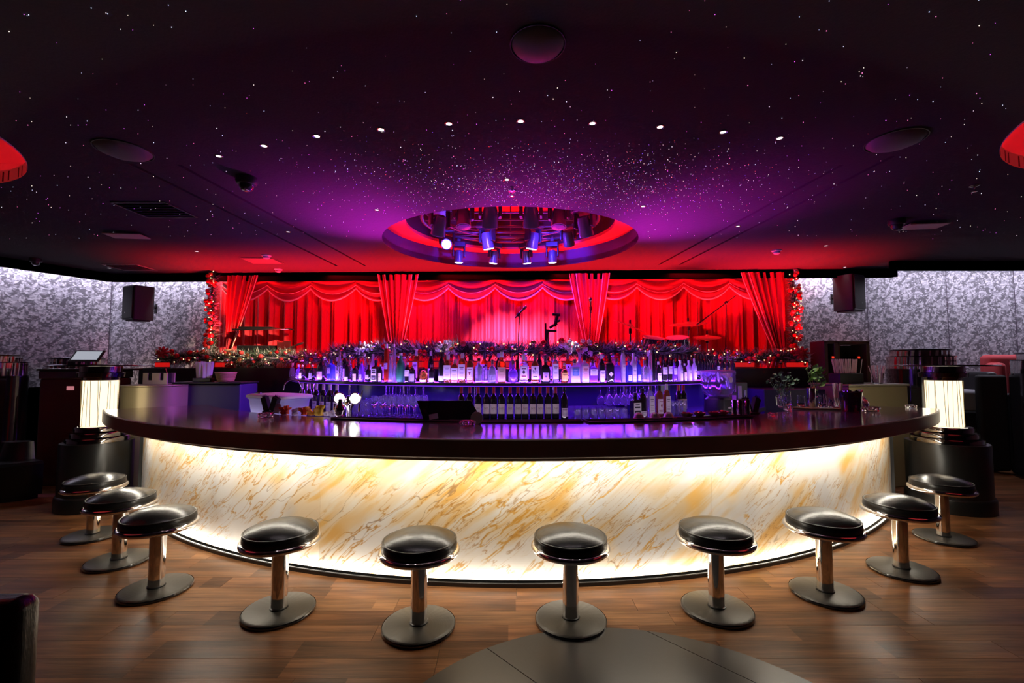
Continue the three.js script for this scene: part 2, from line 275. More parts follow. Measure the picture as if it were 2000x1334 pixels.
{ // round inlay of dark stone slabs, its slabs cut by slanting joints
  const o = struct('floor_inlay', new THREE.CylinderGeometry(1.165, 1.165, 0.004, 96).translate(0.5, 0.001, -1.52), M.blackSatin);
  const dir = [0.68, -0.733], nor = [0.733, 0.68], c0 = [0.5, 1.52], R = 1.163, base = -0.012;  // joints run along dir, spaced along nor
  const offs = [-1.2, -0.56, 0.2, 0.96, 1.2];
  offs.slice(0, -1).forEach((o0, k) => {
    const o1 = offs[k + 1], pts = [], lo = Math.max(o0 + 0.0025, -R), hi = Math.min(o1 - 0.0025, R), A = 24;
    for (let i = 0; i <= A; i++) { const s = lo + ((hi - lo) * i) / A, h = Math.sqrt(Math.max(0, R * R - s * s)); pts.push([s, h]); }
    const outline = [...pts, ...pts.slice().reverse().map(([s, h]) => [s, -h])].map(([s, h]) => new THREE.Vector2(c0[0] + nor[0] * s + dir[0] * h, c0[1] + nor[1] * s + dir[1] * h));
    const g = new THREE.ExtrudeGeometry(new THREE.Shape(outline), { depth: 0.004, bevelEnabled: true, bevelSize: 0.0015, bevelThickness: 0.0015, bevelSegments: 1 });
    g.rotateX(-Math.PI / 2); g.translate(0, 0.0025, 0);
    part('stone_slab', g, M.stone, o);
  });
}
// ceiling with its oval and its two round recesses cut through
{
  const s = new THREE.Shape([[-9.7, -3], [9.7, -3], [9.7, 6.43], [5.42, 6.43], [5.87, 6.94], [-6.5, 7.32], [-7.0, 6.22], [-8.4, 3.2], [-9.7, 1.5]].map(([x, d]) => new THREE.Vector2(x, d)));
  s.holes.push(ellipse(OVAL.x, OVAL.d, OVAL.a, OVAL.b)); for (const c of REDS) s.holes.push(ellipse(c.x, c.d, c.r, c.r));
  // two pairs of narrow slots run towards the stage
  for (const [x0, d0, x1, d1] of [[-2.504, 3.322, -2.218, 6.75], [-2.852, 3.305, -2.646, 6.75], [2.446, 3.322, 2.162, 6.67], [2.711, 3.181, 2.466, 6.67]]) s.holes.push(new THREE.Path([[x0, d0], [x0 + 0.035, d0], [x1 + 0.035, d1], [x1, d1]].map(([x, d]) => new THREE.Vector2(x, d))));
  const g = new THREE.ExtrudeGeometry(s, { depth: 0.08, bevelEnabled: false, curveSegments: 64 });
  g.rotateX(-Math.PI / 2); g.translate(0, CEIL, 0);
  struct('ceiling', g, M.ceiling);
  const lip = [[9.7, 6.43], [5.42, 6.43], [5.87, 6.94], [-6.5, 7.32], [-7.0, 6.22], [-8.4, 3.2], [-9.7, 1.5]];
  struct('trim_1', join(lip.slice(1).map((p, i) => upright(lip[i], p, LIP, CEIL + 0.3, -0.05))), M.soffit);
  struct('roof_slab', plain(19.8, 0.15, 12, W(0, ROOF + 0.075, 2.6)), M.blackMatt);
}
struct('wall_back', upright([-6.8, WALL(-6.8)], [9.7, WALL(9.7)], 0, ROOF, 0.15), M.paper);
struct('wall_left', join([upright([-9.1, 4.7], [-6.76, WALL(-6.76) + 0.02], 0, ROOF, 0.15), upright([-9.1, -3.1], [-9.1, 4.75], 0, ROOF, 0.15)]), M.paper);
struct('wall_right', upright([9.1, 7.6], [9.1, -3.1], 0, ROOF, 0.15), M.paper);
struct('wall_rear', upright([9.3, -3.05], [-9.3, -3.05], 0, ROOF, 0.15), M.blackWall);
// joints of the wallpaper lengths, thin upright trims
struct('trim_2', join([[-6.77, 7.64], [5.7, 7.26], [6.95, 7.225], [8.0, 7.195]].map(([x, d]) => plain(0.006, 3.2, 0.006, W(x, 1.6, d)))), M.soffit);
// dark dado along the foot of the papered walls
struct('trim_3', join([upright([-9.08, 4.68], [-6.78, WALL(-6.78) - 0.03], 0, 1.18, -0.03), upright([-6.7, WALL(-6.7) - 0.004], [-5.6, WALL(-5.6) - 0.004], 0, 1.18, -0.03), upright([5.0, WALL(5.0) - 0.004], [9.05, WALL(9.05) - 0.004], 0, 1.1, -0.03)]), M.blackSatin);
// oval recess: upright band, ledge, inner black drum, roof
{
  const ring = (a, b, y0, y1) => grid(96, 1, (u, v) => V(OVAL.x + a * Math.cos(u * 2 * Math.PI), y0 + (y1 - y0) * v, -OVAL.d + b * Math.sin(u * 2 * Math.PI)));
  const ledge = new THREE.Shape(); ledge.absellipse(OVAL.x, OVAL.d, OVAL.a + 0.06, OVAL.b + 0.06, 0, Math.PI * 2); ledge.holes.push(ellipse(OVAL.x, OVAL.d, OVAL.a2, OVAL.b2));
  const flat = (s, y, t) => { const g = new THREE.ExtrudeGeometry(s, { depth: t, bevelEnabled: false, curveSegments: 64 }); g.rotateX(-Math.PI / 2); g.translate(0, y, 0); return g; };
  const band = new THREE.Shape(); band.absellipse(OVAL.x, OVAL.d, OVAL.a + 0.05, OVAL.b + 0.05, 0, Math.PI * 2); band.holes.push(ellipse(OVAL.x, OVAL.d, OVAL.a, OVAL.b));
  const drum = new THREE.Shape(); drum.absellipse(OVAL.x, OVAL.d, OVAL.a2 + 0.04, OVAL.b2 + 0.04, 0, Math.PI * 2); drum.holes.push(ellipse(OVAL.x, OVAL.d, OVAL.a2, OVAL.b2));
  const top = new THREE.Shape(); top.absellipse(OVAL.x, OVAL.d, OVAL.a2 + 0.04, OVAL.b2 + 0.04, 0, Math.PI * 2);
  const o = struct('ceiling_recess', flat(band, CEIL + 0.01, 0.22), std(RGB(0.04, 0.04, 0.13), 0.6));  // blue light on the band is painted in as navy
  part('recess_ledge', flat(ledge, CEIL + 0.22, 0.04), std(RGB(0.6, 0.05, 0.06), 0.7), o);  // red light on the ledge is painted into its colour
  part('recess_drum', flat(drum, CEIL + 0.26, 0.5), M.blackMatt, o);
  part('recess_roof', flat(top, CEIL + 0.76, 0.05), std(RGB(0.6, 0.05, 0.06), 0.7), o);  // red light on the roof is painted into its colour
  for (let k = 0; k < 8; k++) { const t = ((k + 0.5) / 8) * 2 * Math.PI; point(LIGHT.red, 0.06 * LIGHT.oval, W(OVAL.x + (OVAL.a - 0.13) * Math.cos(t), CEIL + 0.06, OVAL.d + (OVAL.b - 0.13) * Math.sin(t)), 2); }  // added red lamps without fittings, reddening the ledge
  for (const x of [-0.7, 0, 0.7]) point(LIGHT.red, 0.35 * LIGHT.oval, W(x, CEIL + 0.55, 5.4 + (x ? 0 : 0.5)), 3);  // added red lamps without fittings, reddening the inside of the recess
}
// the two round recesses lit red from a hidden strip
REDS.forEach((c, i) => {
  const o = struct('ceiling_recess', loft([[c.r, CEIL + 0.09], [c.r + 0.28, CEIL + 0.09], [c.r + 0.3, CEIL + 0.3], [c.r - 0.1, CEIL + 0.5], [0.001, CEIL + 0.56]], 96, false, 0.5).translate(c.x, 0, -c.d), std(RGB(0.55, 0.5, 0.5), 0.8));
  part('recess_rim', loft([[c.r, CEIL - 0.01], [c.r, CEIL + 0.09], [c.r + 0.04, CEIL + 0.12], [c.r + 0.04, CEIL + 0.01]], 96, false, 0.5).translate(c.x, 0, -c.d), std(RGB(0.62, 0.62, 0.58), 0.8), o);
  const s = new THREE.TorusGeometry(c.r + 0.2, 0.012, 6, 96); s.rotateX(Math.PI / 2); s.translate(c.x, CEIL + 0.13, -c.d);
  part('light_strip', s, glow(LIGHT.red, 2), o);
  for (let k = 0; k < 10; k++) { const t = (k / 10) * 2 * Math.PI; point(LIGHT.red, LIGHT.recess * 0.3, W(c.x + (c.r + 0.14) * Math.cos(t), CEIL + 0.16, c.d + (c.r + 0.14) * Math.sin(t)), 1); }
});
// small glowing dots just under the ceiling
{
  const r = rng(5), unit = new THREE.OctahedronGeometry(1, 0).toNonIndexed(), src = unit.attributes.position.array, pos = [], uv = [];
  const gauss = () => (r() + r() + r() + r() - 2) * 0.87;
  const blocked = (x, d) => ((x - OVAL.x) / (OVAL.a + 0.03)) ** 2 + ((d - OVAL.d) / (OVAL.b + 0.03)) ** 2 < 1 || REDS.some((c) => Math.hypot(x - c.x, d - c.d) < c.r + 0.03);
  for (let i = 0; i < 3000; i++) {
    const dense = i > 760, d = dense ? 3.7 + gauss() * 0.8 : 0.7 + r() * 4.6, x = dense ? 0.3 + gauss() * 1.75 : (r() * 2 - 1) * 1.15 * Math.max(d, 1.2);
    if (blocked(x, d) || d < 0.6 || d > 6.6) continue;
    const s = (dense ? 0.0009 + 0.0011 * r() ** 3 : 0.0013 + 0.0012 * r() ** 2) * (0.62 + d * 0.2), hue = dense ? r() : r() * 0.62;
    for (let k = 0; k < src.length; k += 3) { pos.push(x + src[k] * s, CEIL - 0.0004 - s + src[k + 1] * s, -d + src[k + 2] * s); uv.push(hue, 0.5); }
  }
  const g = new THREE.BufferGeometry(); g.setAttribute('position', new THREE.Float32BufferAttribute(pos, 3)); g.setAttribute('uv', new THREE.Float32BufferAttribute(uv, 2)); g.computeVertexNormals();
  const hues = [[1, 0.95, 0.85], [0.8, 0.85, 1], [1, 0.95, 1], [1, 0.5, 0.75], [0.9, 0.4, 1], [0.5, 0.4, 1], [1, 0.35, 0.3], [0.75, 0.5, 1]];
  const t = texture(8, 1, (u) => hues[Math.round(u * 8)]); t.magFilter = THREE.NearestFilter; t.minFilter = THREE.NearestFilter; t.generateMipmaps = false;
  const m = new THREE.MeshStandardMaterial({ color: 0x000000, emissive: 0xffffff, emissiveMap: t, emissiveIntensity: LIGHT.starGlow });
  const o = part('star_dots', g, m); o.castShadow = false; tag(o, 'tiny coloured glowing dots scattered over the black ceiling', 'star lights'); o.userData.kind = 'stuff';
}
// ---------------------------------------------------------------- ceiling fittings
const downLightAt = [[-2.099, 3.181], [-1.691, 3.029], [-1.275, 2.898], [-0.832, 2.814], [-0.391, 2.746], [0.053, 2.717], [0.498, 2.741], [0.93, 2.783], [1.354, 2.845], [1.765, 2.924]];
const moreLights = [[-0.041, 3.593, 'small ceiling downlight just in front of the sprinkler head'], [-1.3, 4.304, 'small ceiling downlight at the near left rim of the oval recess'], [1.233, 4.206, 'small ceiling downlight at the near right rim of the oval recess'], [-2.506, 5.024, 'small ceiling downlight between the two dark slots left of the oval recess'], [-4.131, 5.889, 'small ceiling downlight left of the red-lit access panel'], [2.427, 4.818, 'small ceiling downlight over the dark slots right of the oval recess'], [3.918, 5.61, 'small ceiling downlight right of the violet smoke detector'], [5.059, 6.848, 'small ceiling downlight above the loudspeaker on the right wall'], [6.558, 6.443, 'small ceiling downlight furthest to the right over the wallpaper'], [-6.166, 7.267, 'small ceiling downlight in front of the square vent above the left loudspeaker']];
{
  const ringG = loft([[0.019, -0.002], [0.027, -0.004], [0.03, 0.0], [0.03, 0.004], [0.019, 0.004]], 24, false), lens = loft([[0.0185, -0.0012], [0.0185, 0.002]], 20);
  const lensM = glow(RGB(1, 0.88, 0.94), 1.6);
  const make = (x, d, label, group, k = 1, aim = W(x, 0, d)) => {
    const o = thing('ceiling_downlight', label, 'downlight', W(x, CEIL, d), 0, group); part('rim', ringG, M.smokeChrome, o); part('lamp_lens', lens, lensM, o);
    spot(RGB(1, 0.85, 0.9), LIGHT.down * k, W(x, CEIL - 0.008, d), aim, k > 1 ? 0.2 : 0.42, 0.8);
  };
  downLightAt.forEach(([x, d], i) => make(x, d, `small ceiling downlight over the bar stools, ${ordinal(i)} from the left along the curved row`, 'curved row of downlights'));
  moreLights.forEach(([x, d, label]) => make(x, Math.min(d, 6.9), label, 'scattered ceiling downlights', ...(label.includes('slots right') ? [22, W(3.15, 1.2, 4.9)] : [])));  // the downlight by the right slots gets an added strong beam for the herbs
}
for (const [x, d, r, label] of [[0.12, 2.045, 0.13, 'round convex ceiling dome lit pink, centre front of the ceiling'], [-2.7, 3.09, 0.17, 'round convex black ceiling dome left of the row of downlights'], [2.55, 2.95, 0.17, 'round convex black ceiling dome right of the row of downlights']]) {
  const o = thing('ceiling_dome', label, 'ceiling dome', W(x, CEIL, d));
  part('dome_shell', loft([[r * 0.02, -0.05], [r * 0.3, -0.047], [r * 0.6, -0.036], [r * 0.85, -0.018], [r * 0.95, 0]].map(([a, b]) => [a, b]), 40, true, 1.2), std(RGB(0.16, 0.14, 0.16), 0.55), o);
  part('dome_rim', loft([[r * 0.96, 0.001], [r * 0.97, -0.008], [r, -0.008], [r * 1.01, 0.001]], 40, false), M.graphite, o);
}
{ // cameras, detectors, sprinklers
  const domeCamera = (x, d, s, label) => {
    const o = thing('dome_camera', label, 'camera', W(x, CEIL, d));
    part('housing', loft([[0.062 * s, 0], [0.064 * s, -0.03 * s], [0.055 * s, -0.045 * s], [0.046 * s, -0.048 * s]], 24), M.graphite, o);
    part('camera_bubble', loft([[0.045 * s, -0.046 * s], [0.042 * s, -0.066 * s], [0.03 * s, -0.082 * s], [0.012 * s, -0.09 * s], [0.0005, -0.091 * s]], 20), phy(RGB(0.05, 0.05, 0.06), 0.04, 0.2, { clearcoat: 1 }), o);
    part('camera_eye', loft([[0.016 * s, -0.08 * s], [0.018 * s, -0.09 * s], [0.009 * s, -0.094 * s]], 12), M.chrome, o, V(0.012, 0, 0.02));
  };
  domeCamera(-2.114, 3.553, 1.25, 'black dome security camera on the ceiling in front of the left slots');
  domeCamera(-6.653, 6.288, 1.1, 'black dome security camera above the left wallpapered wall');
  domeCamera(3.95, 4.6, 1.2, 'white-fronted dome security camera beside the lit ceiling plate, right side');
  const detector = (x, d, label, m) => {
    const o = thing('smoke_detector', label, 'smoke detector', W(x, CEIL, d));
    part('detector_base', loft([[0.06, 0], [0.06, -0.012], [0.052, -0.018]], 24), m, o); part('detector_head', loft([[0.042, -0.016], [0.04, -0.04], [0.026, -0.052], [0.0005, -0.054]], 20), m, o);
  };
  const wm = std(RGB(0.6, 0.58, 0.6), 0.45);
  detector(-3.33, 6.1, 'pale smoke detector on the red-lit access panel', wm); detector(-3.62, 6.98, 'pale smoke detector hanging at the ceiling edge over the left curtain', wm); detector(3.436, 5.837, 'pale smoke detector lit violet, right of the dark slots', wm);
  const sprinkler = (x, d, label) => {
    const o = thing('sprinkler_head', label, 'sprinkler', W(x, CEIL, d));
    part('escutcheon', loft([[0.034, 0], [0.034, -0.006], [0.016, -0.014]], 20), M.steel, o);
    part('frame_arm', join([bar(V(-0.011, -0.012, 0), V(-0.006, -0.05, 0), 0.003), bar(V(0.011, -0.012, 0), V(0.006, -0.05, 0), 0.003), bar(V(0, -0.01, 0), V(0, -0.03, 0), 0.004)]), M.chrome, o);
    part('deflector', loft([[0.02, -0.05], [0.02, -0.053], [0.004, -0.056]], 16), M.chrome, o);
  };
  sprinkler(0.0, 3.82, 'chrome sprinkler head just in front of the oval recess'); sprinkler(3.843, 3.708, 'chrome sprinkler head near the red recess on the right');
  const plate = (x, d, turn, label) => {
    const o = thing('ceiling_plate', label, 'ceiling plate', W(x, CEIL, d), turn);
    part('plate', box(0.38, 0.012, 0.2, 0.004, V(0, -0.03, 0)), std(RGB(0.62, 0.45, 0.3), 0.5), o); part('spacer', join([-0.12, 0.12].map((q) => bar(V(q, 0, 0), V(q, -0.025, 0), 0.012))), M.steel, o);
    part('plate_shroud', loft([[0.13, 0], [0.12, -0.02], [0.1, -0.024]], 24), M.graphite, o, V(0, 0, -0.02));
  };
  plate(-4.36, 5.08, 0.12, 'thin square ceiling plate with pale lit edge, left side'); plate(4.33, 4.72, -0.12, 'thin square ceiling plate with gold lit edge beside the dome camera');
  const vent = (x, d, w, l, turn, label, m = M.graphite) => {
    const o = thing('ceiling_vent', label, 'air vent', W(x, CEIL, d), turn);
    part('vent_frame', join([box(w, 0.012, 0.02, 0.002, V(0, -0.004, -l / 2)), box(w, 0.012, 0.02, 0.002, V(0, -0.004, l / 2)), box(0.02, 0.012, l, 0.002, V(-w / 2, -0.004, 0)), box(0.02, 0.012, l, 0.002, V(w / 2, -0.004, 0))]), m, o);
    for (let k = 1; k < 6; k++) part('vent_slat', plain(w - 0.03, 0.004, 0.03), m, o, V(0, -0.005, -l / 2 + (l * k) / 6), [0.5, 0, 0]);
  };
  vent(-3.42, 4.3, 0.5, 0.42, 0, 'dark slatted air vent in the ceiling left of the dome camera'); vent(-5.8, 6.85, 0.5, 0.42, 0.05, 'pale edged square air vent above the left loudspeaker', std(RGB(0.22, 0.2, 0.22), 0.5));
  const ap = thing('access_panel', 'flush square ceiling access panel lit red near the curtain', 'access panel', W(-3.55, CEIL, 6.4), 0.05);
  part('panel_board', box(0.42, 0.01, 0.34, 0.003, V(0, -0.006, 0)), std(RGB(0.12, 0.1, 0.1), 0.6), ap); part('panel_frame', box(0.46, 0.006, 0.38, 0.002, V(0, -0.001, 0)), M.graphite, ap);
}
// ---------------------------------------------------------------- lighting truss and moving heads in the oval recess
{
  const t = thing('lighting_truss', 'round black lighting truss of tubes hung inside the oval recess', 'truss', W(OVAL.x, CEIL + 0.28, 5.5));
  for (const [r, y, k] of [[0.96, 0, 0.02], [0.72, 0, 0.016], [0.96, 0.14, 0.014]]) { const g = new THREE.TorusGeometry(r, k, 8, 72); g.rotateX(Math.PI / 2); g.scale(1.12, 1, 0.98); part('truss_ring', g, M.graphite, t, V(0, y, 0)); }
  for (let k = 0; k < 7; k++) { const d = -0.8 + k * 0.27, half = 1.05 * Math.sqrt(Math.max(0.02, 1 - (d / 0.94) ** 2)); part('truss_tube', bar(V(-half, 0.01, d), V(half, 0.01, d), 0.011), M.graphite, t); }
  for (let k = 0; k < 16; k++) { const a = (k / 16) * 2 * Math.PI, b = a + 0.2; part('truss_brace', bar(V(1.08 * Math.cos(a), 0, 0.94 * Math.sin(a)), V(0.81 * Math.cos(b), 0.0, 0.71 * Math.sin(b)), 0.008, 6), M.graphite, t); }
  for (const [x, z] of [[-0.7, -0.5], [0.7, -0.5], [0, 0.6], [0, -0.62]]) part('hanger', bar(V(x, 0, z), V(x, 0.48, z), 0.01), M.graphite, t);
  const head = (x, y, d, s, yaw, tilt, label, lit) => {   // hangs with its clamp on the truss and its yoke downwards; y is the pivot's height
    const o = thing('moving_head_light', label, 'stage light', W(x, y, d), yaw);
    const m = M.blackSatin;
    part('light_base', box(0.24 * s, 0.1 * s, 0.2 * s, 0.015, V(0, 0.2 * s, 0)), m, o); part('clamp', join([box(0.05, 0.07, 0.05, 0.006, V(0, 0.28 * s, 0)), box(0.02, Math.max(0.05, CEIL + 0.3 - y - 0.26 * s), 0.02, 0.004, V(0, (CEIL + 0.3 - y + 0.26 * s) / 2, 0))]), M.graphite, o);
    for (const q of [-1, 1]) part('yoke_arm', box(0.035 * s, 0.2 * s, 0.1 * s, 0.012, V(q * 0.105 * s, 0.07 * s, 0)), m, o);
    const hg = new THREE.Group(); hg.name = numbered('lamp_head'); hg.rotation.x = tilt; o.add(hg);
    part('head_shell', loft([[0.02 * s, 0.11 * s], [0.06 * s, 0.1 * s], [0.075 * s, 0.05 * s], [0.078 * s, -0.04 * s], [0.085 * s, -0.1 * s], [0.085 * s, -0.125 * s]], 20, true), std(RGB(0.1, 0.095, 0.12), 0.3, 0.3), hg);
    part('lamp_lens', loft([[0.074 * s, -0.124 * s], [0.07 * s, -0.131 * s], [0.03 * s, -0.137 * s]], 20), lit ? glow(lit[0], lit[1]) : phy(RGB(0.1, 0.08, 0.16), 0.05, 0, { clearcoat: 1 }), hg);
    return o;
  };
  const W1 = [RGB(0.8, 0.76, 1), 5], B1 = [RGB(0.2, 0.15, 1), 9];
  head(-0.8, 3.06, 4.95, 0.95, 0.5, 0.5, 'dark moving head light at the left end of the near truss row');
  head(-0.52, 3.08, 4.75, 0.95, 0.3, -0.2, 'dark moving head light, second from the left in the near truss row');
  head(-0.23, 3.09, 4.72, 1.0, 0.1, 0.5, 'dark moving head light left of the truss centre in the near row');
  head(0.2, 3.09, 4.72, 1.0, -0.1, 0.5, 'dark moving head light right of the truss centre in the near row');
  head(0.5, 3.08, 4.75, 0.95, -0.3, -0.2, 'dark moving head light, second from the right in the near truss row');
  head(0.8, 3.05, 4.95, 0.95, -0.6, 0.5, 'dark moving head light at the right end of the near truss row');
  head(-0.87, 3.14, 6.0, 0.85, 0.1, -1.15, 'moving head light shining a bright blue beam towards the bar', B1);
  head(-0.74, 3.03, 6.25, 0.75, 0.2, 0.12, 'blue-lit moving head light just behind the bright blue one', W1);
  head(-0.33, 3.17, 5.95, 0.95, -0.7, 0.28, 'large blue-lit moving head light in the far row left of centre', W1);
  head(-0.25, 3.03, 6.3, 0.75, 0.7, 0.2, 'small blue-lit moving head light hanging lowest left of centre', W1);
  head(0.2, 3.03, 6.3, 0.75, -0.7, 0.2, 'small blue-lit moving head light hanging lowest right of centre', W1);
  head(0.28, 3.17, 5.95, 0.95, 0.7, 0.28, 'large blue-lit moving head light in the far row right of centre', W1);
  head(0.56, 3.03, 6.25, 0.75, -0.2, 0.12, 'blue-lit moving head light in the far row, third from the right', W1);
  head(0.72, 3.14, 5.75, 0.85, -0.4, 0.6, 'violet-lit moving head light in the far row near the right end', null);
  point(LIGHT.blue, 0.9, W(-0.87, 3.08, 5.82), 2);
  for (const x of [-0.45, 0.4]) point(LIGHT.violet, 0.7, W(x, 2.96, 5.7), 3);  // added violet points that pick out the far heads
  // beams
  spot(LIGHT.blue, 14, W(-0.3, 3.1, 5.5), W(-0.55, 3.14, 6.9), 0.7, 0.9, 3); spot(LIGHT.blue, 16, W(0.4, 3.1, 5.5), W(0.75, 3.14, 6.9), 0.7, 0.9, 3);
  spot(LIGHT.pink, 170, W(-0.25, 3.0, 6.0), W(-0.15, 1.5, WALL(0)), 0.4, 1, 3); spot(LIGHT.pink, 120, W(0.25, 3.0, 6.0), W(0.45, 1.4, WALL(0)), 0.42, 1, 3);
  for (const [x, x2, d2] of [[-0.85, -1.78, 5.5], [-0.3, -0.74, 5.1], [0.5, 0.68, 5.08]]) spot(RGB(0.85, 0.68, 1), 90, W(x, 2.93, 5.7), W(x2, 1.68, d2), 0.07, 0.7, 2);
  for (const [x, x2] of [[-0.6, -1.6], [0, 0.0], [0.6, 1.7]]) spot(RGB(0.4, 0.16, 1), 14, W(x, 2.93, 5.6), W(x2, 1.45, 5.0), 0.3, 0.9, 2);
}
// ---------------------------------------------------------------- stage, curtain, garlands
struct('stage_floor', join([plain(10.6, 0.4, 1.5, W(-0.3, 0.2, 6.78)), plain(4.4, 0.4, 1.2, W(0, 0.2, 5.75))]), M.blackSatin);
const onWall = (px, off) => { const k = (px - 1000) / 889; const x = (k * (7.45 - off)) / (1 + 0.03 * k); return x; };
{
  const o = thing('stage_curtain', 'red velvet backdrop curtain with close upright folds behind the stage', 'curtain');
  const g = grid(900, 14, (u, v) => {
    const x = -4.95 + 9.45 * u, ph = (x / 0.105) * Math.PI * 2 * 0.5 + 7 * (fbm(x * 1.9, 3, 91, 3) - 0.5), amp = 0.018 + 0.045 * noise(x * 4, 1, 95), sway = 0.015 * (fbm(x * 2, v * 1.5, 97, 2) - 0.5);
    return W(x, 2.96 - 2.56 * v, WALL(x, 0.095 + amp * (Math.sin(ph) + 0.4 * Math.sin(2.7 * ph + 1)) + sway));
  });
  part('curtain_cloth', g, M.velvet, o); part('curtain_rail', upright([-4.95, WALL(-4.95, 0.1)], [4.5, WALL(4.5, 0.1)], 2.955, 2.985, 0.03), M.graphite, o);
  const nodes = [432, 520, 605, 694, 783, 875, 967, 1060, 1153, 1245, 1337, 1427, 1515].map((p) => onWall(p, 0.2));
  nodes.slice(0, -1).forEach((x0, i) => {
    const x1 = nodes[i + 1], w = thing('curtain_swag', `red velvet swag with pale trim, ${ordinal(i)} from the left along the curtain top`, 'swag', V(0, 0, 0), 0, 'swags along the top of the curtain'), r = rng(100 + i), ph = r() * 6;
    const at = (u, v, lift = 0) => {
      const x = x0 + (x1 - x0) * u, q = 4 * u * (1 - u), y = (2.955 - 0.2 * v ** 0.9) - q * (0.01 + 0.19 * v), folds = 0.022 * Math.sin(v * 17 + ph + 1.3 * (u - 0.5) * (r0 - 0.5)) * (0.3 + 0.7 * q);
      return W(x, y, WALL(x, 0.225 + 0.045 * q * (0.4 + 0.6 * v) + folds + lift));
    }, r0 = r();
    part('swag_cloth', grid(28, 40, (u, v) => at(u, v)), M.velvetDeep, w);
    const band = grid(28, 4, (u, v) => { const p = at(u, 1, 0.012 * Math.sin(v * Math.PI)); p.y += 0.03 * (0.5 - v) - 0.004; return p; });
    part('trim_band', band, M.trim, w);
    part('trim_band', grid(28, 3, (u, v) => { const p = at(u, 0.72, 0.016 * Math.sin(v * Math.PI)); p.y += 0.012 * (0.5 - v); return p; }), M.trim, w);
  });
  const drapes = [[437, 502, 441, 456, 'red drape gathered to the left edge of the stage curtain'], [738, 816, 764, 786, 'gathered red drape between the piano and the middle of the curtain'], [1113, 1191, 1143, 1164, 'gathered red drape behind the second upright microphone'], [1450, 1534, 1508, 1532, 'red drape gathered to the right edge of the curtain beside the garland']];
  drapes.forEach(([a0, b0, a1, b1, label], k) => {
    const d = thing('gathered_drape', label, 'drape'), r = rng(300 + k), ph = r() * 6;
    const at = (u, v, lift = 0) => {
      const e = v < 0.68 ? (v / 0.68) ** 1.1 : 1 - 0.5 * (v - 0.68) / 0.32, l = a0 + (a1 - a0) * e, rr = b0 + (b1 - b0) * e, px = l + (rr - l) * u, x = onWall(px, 0.32);
      return W(x, 2.95 - 1.75 * v, WALL(x, 0.345 + 0.024 * Math.sin(u * 38 + ph) * (1 - 0.4 * e) + 0.022 * Math.sin(u * 9 + ph) + lift));
    };
    part('drape_cloth', grid(110, 24, (u, v) => at(u, v)), M.velvetDeep, d);
    const edges = k === 0 ? [1] : k === 3 ? [0] : [0, 1];
    for (const e of edges) for (const s of [0.0, 0.16]) { const pts = []; for (let i = 0; i <= 16; i++) pts.push(at(e ? 1 - s : s, i / 16, 0.03)); part('trim_cord', tube(pts, 0.007, 32, 5), M.trim, d); }
    part('tie_band', tube([at(0, 0.68, 0.02), at(0.5, 0.69, 0.07), at(1, 0.68, 0.02)], 0.02, 10, 6), M.brass, d);
  });
}
